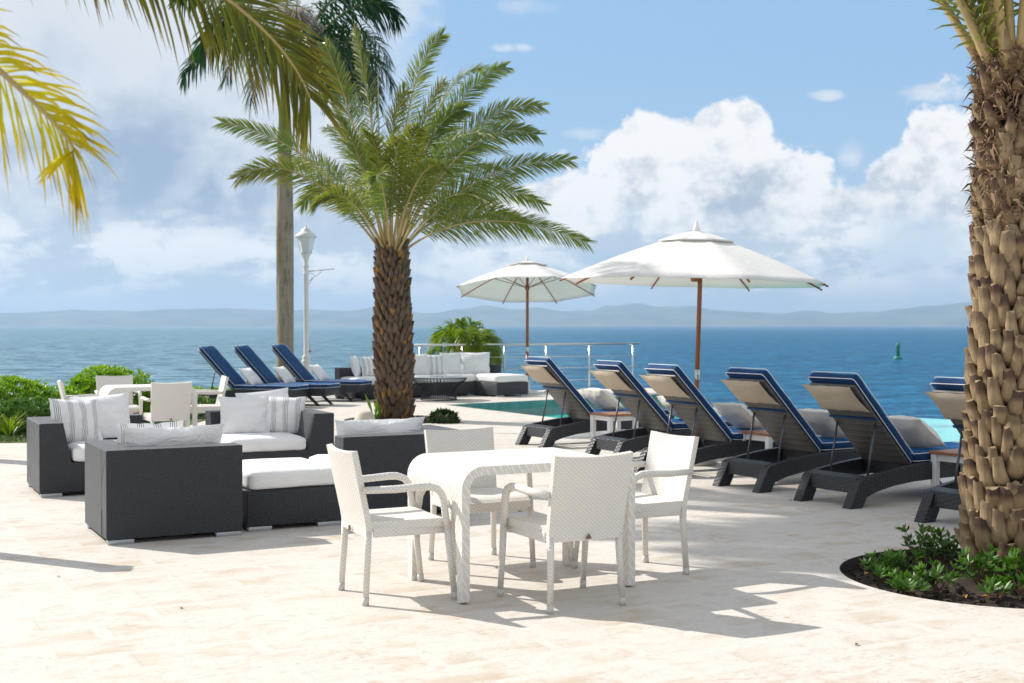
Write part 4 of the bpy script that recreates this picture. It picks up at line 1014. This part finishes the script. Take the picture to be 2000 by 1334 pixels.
# side tables
def side_table(loc, rz, label, wood='teak', frame='wpaint', W_=.45, D_=.45, h=.43, group=None):
    t_ = thing('side_table', loc, R(rz), label, 'side table', group)
    b = MB(); ns = 4; sw = D_ / ns
    for k in range(ns): b.box((0, -(k + 1) * sw + .002, h - .025), (W_, -k * sw - .002, h), .002)
    b.build('tabletop', M[wood], t_)
    for (x, y) in ((.01, -.01), (W_ - .065, -.01), (.01, -D_ + .065), (W_ - .065, -D_ + .065)):
        b = MB(); b.box((x, y - .055, 0), (x + .055, y, h - .027), .003); b.build('leg', M[frame], t_)
    b = MB()
    for (lo, hi) in (((.067, -.055, h - .085), (W_ - .067, -.03, h - .028)), ((.067, -D_ + .03, h - .085), (W_ - .067, -D_ + .055, h - .028)), ((.03, -D_ + .067, h - .085), (.055, -.067, h - .028)), ((W_ - .055, -D_ + .067, h - .085), (W_ - .03, -.067, h - .028))): b.box(lo, hi, .002)
    b.build('apron', M[frame], t_); return t_
G4 = 'side tables between the loungers'
side_table((.96, 15.95, 0), 30, 'white side table with teak top between the two farthest right loungers', group=G4)
side_table((2.34, 13.2, 0), 31, 'white side table with teak top between the third and fourth right loungers', group=G4)
side_table((3.62, 11.1, 0), 33, 'white side table with teak top between the full lounger and the tan palm trunk', group=G4)
side_table((PX(489, 25.0), 25.3, 0), -20, 'white side table between the left and middle loungers of the far left row', group=G4, h=.40)
b = MB(); sd = thing('side_table', (PX(545, 25.9), 26.0, 0), R(-20), 'dark wicker cube side table between the middle and right loungers of the far left row', 'side table', G4)
b.box((0, -.45, .03), (.62, 0, .44), .01); b.build('body', M['lwick'], sd, boxuv=True)
b = MB(); b.box((.02, -.43, 0), (.60, -.02, .03)); b.build('plinth', M['dmetal'], sd)

# ---- umbrellas
def umbrella(loc, r, zr, label, tiltx=0, tilty=0, pr=.026, rise=.52, rot=0):
    t_ = thing('patio_umbrella', loc, 0, label, 'umbrella', 'white canvas umbrellas')
    top = zr + rise; Mt = Matrix.Translation((0, 0, zr)) @ Matrix.Rotation(R(tiltx), 4, 'X') @ Matrix.Rotation(R(tilty), 4, 'Y') @ Matrix.Translation((0, 0, -zr))
    lean = Matrix.Rotation(R(tilty), 4, 'Y')
    P = lambda z: lean @ Vector((0, 0, z))
    b = MB(); b.tube([P(.02), P(.93)], [pr, pr], 14); b.tube([P(1.03), P(top - .03)], [pr, pr * .95], 14); b.build('pole', M['pole'], t_)
    b = MB(); b.tube([P(.925), P(1.035)], [pr * 1.1, pr * 1.1], 14); b.build('pole_joint', M['steel'], t_)
    b = MB(); b.lathe([(.24, 0), (.25, .02), (.24, .06), (.06, .10), (.045, .30), (.0, .30)], 28); b.build('base', M['conc'], t_)
    def cp(i, f, lift=0.0, rr=r, z0=zr, rs=rise, sag=.016):
        k = int(math.floor(i)); u = i - k; a0 = 2 * pi * k / 8 + R(rot); a1 = 2 * pi * (k + 1) / 8 + R(rot)
        q = Vector((cos(a0), sin(a0), 0)).lerp(Vector((cos(a1), sin(a1), 0)), u)
        prof = 1 - (f ** 1.28)
        z = z0 + rs * prof - sag * 4 * u * (1 - u) * sin(pi * min(1, f * .75)) - .012 * f * f * 4 * u * (1 - u) * -1
        q = q * rr * f * (1 + (.012 * sin(9 * i + rr * 3) if f > .8 else 0))
        return Vector((q.x, q.y, z + lift))
    def skin(name, rr, z0, rs, fmin, mt, lift, nf=10):
        b = MB(); nu = 6; vs = []; fs = []
        for side in (0, 1):
            for j in range(nf + 1):
                f = fmin + (1 - fmin) * j / nf
                for i in range(8 * nu): vs.append(cp(i / nu, f, lift - side * .006, rr, z0, rs))
        n = 8 * nu; N = n * (nf + 1)
        for j in range(nf):
            for i in range(n):
                i2 = (i + 1) % n
                fs.append([j * n + i, j * n + i2, (j + 1) * n + i2, (j + 1) * n + i][::-1]); fs.append([N + j * n + i, N + j * n + i2, N + (j + 1) * n + i2, N + (j + 1) * n + i])
        for i in range(n):
            i2 = (i + 1) % n; fs.append([nf * n + i, nf * n + i2, N + nf * n + i2, N + nf * n + i][::-1])
        b.add([Mt @ q for q in vs], fs, smooth=True)
        return b.build(name, M[mt], t_)
    cn = skin('canopy', r, zr, rise, .10, 'umb', .0)
    skin('vent_cap', r * .29, top - .105, .120, .02, 'umb', .022, 5)
    b = MB(); b.lathe([(.0, 0), (.035, .0), (.042, .03), (.028, .055), (.022, .08), (.01, .12), (0, .13)], 12, M=Mt @ Matrix.Translation((0, 0, top + .025))); b.build('finial', M['umb'], t_)
    for k in range(8):
        b = MB(); pts = [Mt @ (cp(k, f) - Vector((0, 0, .020))) for f in (.04, .3, .6, .85, 1.0)]; pts[-1] = pts[-1] + (pts[-1] - pts[-2]).normalized() * .03
        b.tube(pts, .0105, 6, sq=.3); b.build('rib', M['pole'], t_)
        b = MB(); e = Mt @ (cp(k, .50) - Vector((0, 0, .035))); b.tube([Mt @ Vector((0, 0, zr + .05)), e], .008, 6); b.build('strut', M['pole'], t_)
    b = MB(); b.lathe([(.0, -.04), (.045, -.04), (.05, 0), (.045, .04), (.0, .04)], 14, M=Mt @ Matrix.Translation((0, 0, zr + .05))); b.build('hub', M['pole'], t_)
    return t_
umbrella((PX(1357, 14.0), 14.0, 0), 1.49, PZ(552, 14.0), 'large white umbrella on a reddish wooden pole above the right loungers', tilty=1.6, rise=.53, rot=12)
umbrella((PX(1030, 28.35), 28.35, 0), 1.62, PZ(567, 28.35), 'smaller looking white umbrella farther back behind the far sofa, tilted away', tiltx=-9, rise=.62, rot=20, pr=.033)

# ---- lamp post
LD = 27.6; lp = thing('street_lamp', (PX(598, LD), LD, 0), 0, 'white ornamental lamp post with a glazed lantern and a side bracket', 'street lamp')
hl = PZ(500, LD)
b = MB(); b.lathe([(0, -.1), (.15, -.1), (.15, .25), (.115, .30), (.10, .62), (.085, .66), (.085, .70), (.11, .73), (.085, .76), (.082, .80), (.09, .83), (.06, .87), (.054, .9), (.05, hl - .42), (.065, hl - .40), (.05, hl - .36), (.05, hl - .26), (.068, hl - .23), (.05, hl - .18), (.05, hl - .10), (.09, hl + .02), (.15, hl + .07), (.0, hl + .07)], 20); b.build('post', M['wpaint'], lp)
b = MB(); b.lathe([(0, hl + .072), (.11, hl + .072), (.195, hl + .40), (.0, hl + .40)], 6, smooth=False); b.build('lantern_glass', M['lampglass'], lp)
b = MB(); b.lathe([(.0, hl + .40), (.23, hl + .40), (.235, hl + .43), (.15, hl + .50), (.11, hl + .53), (.10, hl + .57), (.03, hl + .60), (.018, hl + .64), (.006, hl + .72), (0, hl + .72)], 20); b.build('lantern_roof', M['wpaint'], lp)
for k in range(6):
    a = 2 * pi * k / 6; b = MB(); b.tube([(.112 * cos(a), .112 * sin(a), hl + .07), (.198 * cos(a), .198 * sin(a), hl + .40)], .007, 4); b.build('lantern_bar', M['wpaint'], lp)
b = MB(); za = hl - .33; b.tube([(.05, 0, za), (.62, 0, za + .05)], .014, 6)
b.tube([(.06 + .13 * cos(a) * (1 - a / 14), 0, za - .13 + .11 * sin(a) * (1 - a / 14)) for a in [k * .5 for k in range(14)]], .009, 5); b.tube([(.06, 0, za - .28), (.16, 0, za - .14), (.34, 0, za - .0)], .009, 5)
b.build('bracket', M['wpaint'], lp)

# ---- railing
rl = thing('railing', (0, 0, 0), 0, 'stainless steel railing with horizontal bars behind the far sofa and the pool', 'railing')
ra, rb = Vector((PX(803, 27.9), 27.9, 0)), Vector((PX(1247, 30.2), 30.2, 0)); ht = 1.085
bk = plain('railing_base', (.6, .6, .58), .6)
b = MB(); b.tube([ra + UP * ht, rb + UP * ht], .024, 8); b.build('handrail', M['steel'], rl)
for hz in (.26, .54, .80):
    b = MB(); b.tube([ra + UP * hz, rb + UP * hz], .009, 6); b.build('rail_bar', M['steel'], rl)
def on_rail(x):
    lo, hi = 0., 1.
    for _ in range(40):
        md = (lo + hi) / 2; p = ra.lerp(rb, md)
        if 1000 + F * p.x / p.y < x: lo = md
        else: hi = md
    return ra.lerp(rb, lo)
for x in (820, 903, 985, 1067, 1151, 1236):
    p = on_rail(x); b = MB(); b.tube([p + UP * .0, p + UP * (ht - .01)], .021, 8); b.tube([p, p + UP * .03], .05, 10); b.build('post', M['steel'], rl)

# ---- buoys, garden lamp, unseen post added for its shadow
bd = GP(1754, 702, -5); by = thing('channel_buoy', (bd.x, bd.y, -5), 0, 'green navigation buoy floating on the sea left of the tan palm trunk', 'buoy')
gm = plain('green_buoy_paint', (.01, .22, .14), .5)
k_ = bd.y / F
b = MB(); b.lathe([(0, -.4), (7 * k_, -.4), (8.5 * k_, 2 * k_), (8 * k_, 5 * k_), (4.5 * k_, 6 * k_), (0, 6 * k_)], 24); b.build('float', gm, by)
b = MB(); b.lathe([(0, 6 * k_), (3.8 * k_, 6 * k_), (3.3 * k_, 22 * k_), (4.2 * k_, 23 * k_), (4.2 * k_, 31 * k_), (3.2 * k_, 32 * k_), (0, 32 * k_)], 20); b.build('tower', gm, by)
bd = GP(605, 688, -5); k_ = bd.y / F
by = thing('marker_buoy', (bd.x, bd.y, -5), 0, 'tiny dark red marker buoy on the sea just right of the lamp post', 'buoy')
rm_ = plain('red_buoy_paint', (.25, .03, .03), .5)
b = MB(); b.lathe([(0, -.2), (2.3 * k_, -.1), (2.9 * k_, 2 * k_), (1.8 * k_, 4.2 * k_), (0, 4.6 * k_)], 16); b.build('float', rm_, by)
b = MB(); b.tube([(0, 0, 4 * k_), (0, 0, 22 * k_)], .25 * k_, 6); b.build('mast', M['wire'], by)
gl = thing('garden_light', (PX(712, 18.3), 18.3, 0), 0, 'short cream cast garden light between the middle armchair and the shaggy palm', 'garden light')
b = MB(); b.lathe([(0, 0), (.20, 0), (.19, .04), (.155, .16), (.12, .26), (.085, .285), (.0, .29)], 24); b.build('body', M['stonelamp'], gl)
b = MB(); b.box((-.06, -.20, .0), (.06, -.12, .10), .02); b.build('vent_opening', M['wire'], gl)
bo = thing('shadow_post', (-3.82, 8.64, 0), R(10), 'unseen white post off the left edge, added to cast a thin shadow', 'shadow_post')  # made-up post out of view, added to throw the narrow shadow strip
b = MB(); b.box((-.07, -.07, 0), (.07, .07, 1.2), .01); b.build('post', M['wpaint'], bo)
b = MB(); b.box((-.09, -.09, 1.2), (.09, .09, 1.27), .015); b.build('cap', M['grayplastic'], bo)

# ---------------------------------------------------------------- light, sky, camera
SUN_EL = R(39.5); SUN_DIR = Vector((-.893, .450, 0)).normalized()
az = math.atan2(SUN_DIR.x, SUN_DIR.y)
ld = bpy.data.lights.new('sun', 'SUN'); ld.energy = 3.9; ld.angle = R(.55); ld.color = (1.0, .95, .88)
lo = bpy.data.objects.new('sun', ld); col.objects.link(lo)
sv = Vector((SUN_DIR.x * cos(SUN_EL), SUN_DIR.y * cos(SUN_EL), sin(SUN_EL)))
lo.rotation_euler = sv.to_track_quat('Z', 'Y').to_euler(); lo.location = (-20, 20, 25)
w = bpy.data.worlds.new('World'); scene.world = w; w.use_nodes = True
t = NT(w.node_tree); bg = w.node_tree.nodes['Background']
sky = t.node('ShaderNodeTexSky', sky_type='NISHITA'); sky.sun_disc = False; sky.sun_elevation = SUN_EL; sky.sun_rotation = az; sky.altitude = 0; sky.air_density = 1.0; sky.dust_density = .6; sky.ozone_density = 1.5
dv = t.tc('Generated'); x, y, z = t.sep(dv)
ya = t.m('MAXIMUM', t.m('ABSOLUTE', y), .18)
U = t.m('DIVIDE', x, ya); V = t.m('DIVIDE', z, ya)
fc = t.node('ShaderNodeFloatCurve'); t.put(fc.inputs['Value'], t.m('ADD', t.m('MULTIPLY', U, 1.0), .5))
def uf(px_): return (px_ - 1000) / F + .5
env = [(-.2, .30), (150, .20), (420, .215), (560, .20), (700, .15), (900, .100), (1000, .100), (1090, .118), (1150, .128), (1205, .150), (1265, .162), (1330, .156), (1385, .178), (1440, .184), (1490, .168), (1530, .150), (1600, .140), (1660, .118), (1700, .130), (1760, .155), (1830, .172), (1900, .176), (2000, .17), (2200, .12), (2400, .10)]
cv = fc.mapping.curves[0]
pts = [(0.0, .40), (uf(0), .25)] + [(uf(a), q) for a, q in env[1:]] + [(1.0, .1)]
while len(cv.points) < len(pts): cv.points.new(.5, .5)
for pnt, (a, q) in zip(cv.points, pts): pnt.location = (a, q * 2.0); pnt.handle_type = 'AUTO'
fc.mapping.update()
envV = t.m('MULTIPLY', fc.outputs[0], .5)
dd = t.mapping(dv, scale=(1, 1, 1.25))
n1 = t.noise(dd, 9, 8, .58); n2 = t.noise(dd, 26, 7, .6, .3); n3 = t.noise(dd, 4, 5, .55)
vor = t.node('ShaderNodeTexVoronoi', feature='SMOOTH_F1'); t.put(vor.inputs['Vector'], t.mapping(dv, scale=(1, 1, 1.2))); vor.inputs['Scale'].default_value = 26; vor.inputs['Smoothness'].default_value = .35
t.put(vor.inputs['Vector'], t.comb(t.m('ADD', x, t.m('MULTIPLY', n2, .05)), t.m('ADD', y, t.m('MULTIPLY', n1, .08)), t.m('ADD', z, t.m('MULTIPLY', n2, .05))))
bill = t.m('SUBTRACT', .45, vor.outputs['Distance'])
edge = t.m('ADD', t.m('ADD', t.m('MULTIPLY', t.m('SUBTRACT', n1, .5), .085), t.m('MULTIPLY', t.m('SUBTRACT', n2, .5), .045)), t.m('ADD', t.m('MULTIPLY', bill, .022), t.m('MULTIPLY', t.m('SUBTRACT', t.noise(dd, 70, 6, .62), .5), .016)))
q = t.m('SUBTRACT', t.m('ADD', envV, edge), V)
cum = t.smooth(q, -.001, .008)                       # crisp cumulus
thin = t.smooth(n1, .40, .60)
# cumulus shading: sunlit relief, grey-blue bases
def shifted(k): return t.mapping(dv, scale=(1, 1, 1.25), loc=(-.9 * k, 0, .8 * k))
rA = t.noise(dd, 17, 8, .60); rB = t.noise(shifted(.014), 17, 8, .60)
rel = t.m('ADD', .5, t.m('MULTIPLY', t.m('SUBTRACT', rA, rB), 4.2), clamp=True)
sA = t.noise(dd, 6, 6, .55); sB = t.noise(shifted(.035), 6, 6, .55)
rel2 = t.m('ADD', .5, t.m('MULTIPLY', t.m('SUBTRACT', sA, sB), 2.4), clamp=True)
dep = t.smooth(q, .0, .13)
white = (6.9, 6.85, 6.8); grey = (3.1, 3.65, 4.4)
lum = t.m('ADD', t.m('MULTIPLY', rel, .50), t.m('MULTIPLY', rel2, .50))
lum = t.m('SUBTRACT', t.m('ADD', lum, .34), t.m('MULTIPLY', dep, .42))
ccol = t.mix(t.smooth(lum, .22, .80), grey, white)
# left: broad stratus, grey blue with lighter torn patches
leftm = t.smooth(t.m('ADD', U, t.m('MULTIPLY', t.m('SUBTRACT', n1, .5), .12)), -.05, -.16)
lf = t.m('ADD', t.m('MULTIPLY', n3, .70), t.m('ADD', t.m('MULTIPLY', n1, .22), t.m('MULTIPLY', rel, .10)))
lcol = t.mix(t.smooth(lf, .42, .62), (2.35, 3.1, 4.2), (4.9, 5.35, 5.9))
lcol = t.mix(t.m('MULTIPLY', t.smooth(V, .12, .24), t.smooth(n3, .35, .55)), lcol, (5.1, 5.4, 5.8))
# low layered band of cloud above the horizon
lay = t.noise(t.comb(U, t.m('MULTIPLY', V, 2.6), .3), 11, 9, .62, .3)
band = t.mix(t.smooth(t.m('ADD', lay, t.m('MULTIPLY', t.m('SUBTRACT', rel, .5), .10)), .44, .58), (3.8, 4.5, 5.25), (7.0, 7.05, 7.0))
lowm = t.m('MULTIPLY', t.smooth(t.m('ADD', V, t.m('MULTIPLY', t.m('SUBTRACT', n1, .5), .06)), .10, .06), .9)
ccol = t.mix(leftm, ccol, lcol); ccol = t.mix(lowm, ccol, band); cum = t.m('MAXIMUM', cum, leftm)
# bright broken cloud out of view, added left, behind and overhead for ambient fill
off = t.m('MAXIMUM', t.smooth(t.m('DIVIDE', x, t.m('MAXIMUM', t.m('ABSOLUTE', y), .05)), -.50, -.75), t.smooth(y, .25, -.05))
off = t.m('MAXIMUM', off, t.smooth(V, .40, .60))
offc = t.mix(t.smooth(n3, .36, .50), (1.7, 2.4, 3.9), (5.7, 5.85, 6.1))
# scattered breaks of blue inside the low cloud band
gaps = t.m('MULTIPLY', t.smooth(n1, .50, .38), t.m('MULTIPLY', t.smooth(q, .03, .07), .55)); gaps = t.m('MULTIPLY', gaps, t.m('SUBTRACT', 1.0, leftm))
cum = t.m('MULTIPLY', cum, t.m('SUBTRACT', 1.0, gaps))
# small separate wisps
wis = None
for (cx, cy, rx, ry, am) in ((1000, 95, 46, 13, 1.0), (1612, 187, 40, 13, .8), (1825, 183, 85, 24, .85), (1660, 300, 30, 35, .5), (1150, 262, 50, 16, .45), (730, 20, 130, 90, .6), (1030, 15, 60, 20, .3)):
    a = t.m('DIVIDE', t.m('SUBTRACT', U, (cx - 1000) / F), rx / F); c_ = t.m('DIVIDE', t.m('SUBTRACT', V, (H0 - cy) / F), ry / F)
    g = t.m('SUBTRACT', 1.0, t.m('ADD', t.m('MULTIPLY', a, a), t.m('MULTIPLY', c_, c_)))
    g = t.m('MULTIPLY', t.smooth(t.m('ADD', g, t.m('MULTIPLY', t.m('SUBTRACT', n2, .5), 4.0)), -.1, 1.4), am)
    wis = g if wis is None else t.m('MAXIMUM', wis, g)
front = t.smooth(y, 0.0, .2)
cum = t.m('MAXIMUM', cum, t.m('MULTIPLY', wis, front))
ccol = t.mix(t.m('MULTIPLY', t.m('MULTIPLY', wis, front), t.m('SUBTRACT', 1.0, t.smooth(q, -.03, .0))), ccol, (5.4, 5.6, 5.9))
# lift the blue a little (thin veil) and whiten at the horizon
skyc = t.mix(.9, sky.outputs[0], (2.25, 3.75, 5.65)); 
veil = t.m('MULTIPLY', t.smooth(V, .05, .0), .75); skyc = t.mix(t.smooth(V, .22, .02), skyc, (3.2, 4.4, 5.6))
final = t.mix(cum, skyc, ccol)
final = t.mix(veil, final, (4.1, 4.7, 5.4))
final = t.mix(t.m('MULTIPLY', off, t.smooth(z, .0, .10)), final, offc)
final = t.mix(t.smooth(z, 0.0, -.02), final, (3.0, 4.0, 5.2))
t.l.new(final, bg.inputs[0]); bg.inputs[1].default_value = .10

cam = bpy.data.cameras.new('camera'); co = bpy.data.objects.new('camera', cam); col.objects.link(co)
cam.sensor_width = 36; cam.lens = 36 * F / 2000; cam.clip_start = .1; cam.clip_end = 30000
co.location = (0, 0, CZ); co.rotation_euler = (R(90) - math.atan(32 / F), 0, 0)
cam.dof.use_dof = True; cam.dof.focus_distance = 8.6; cam.dof.aperture_fstop = 4.5
scene.camera = co
scene.render.engine = 'CYCLES'
scene.cycles.volume_bounces = 0
scene.cycles.max_bounces = 8; scene.cycles.transparent_max_bounces = 8
vs_ = scene.view_settings; vs_.view_transform = 'Standard'; vs_.look = 'None'; vs_.gamma = 1; vs_.exposure = .57
scene.render.resolution_x = 1024; scene.render.resolution_y = 683
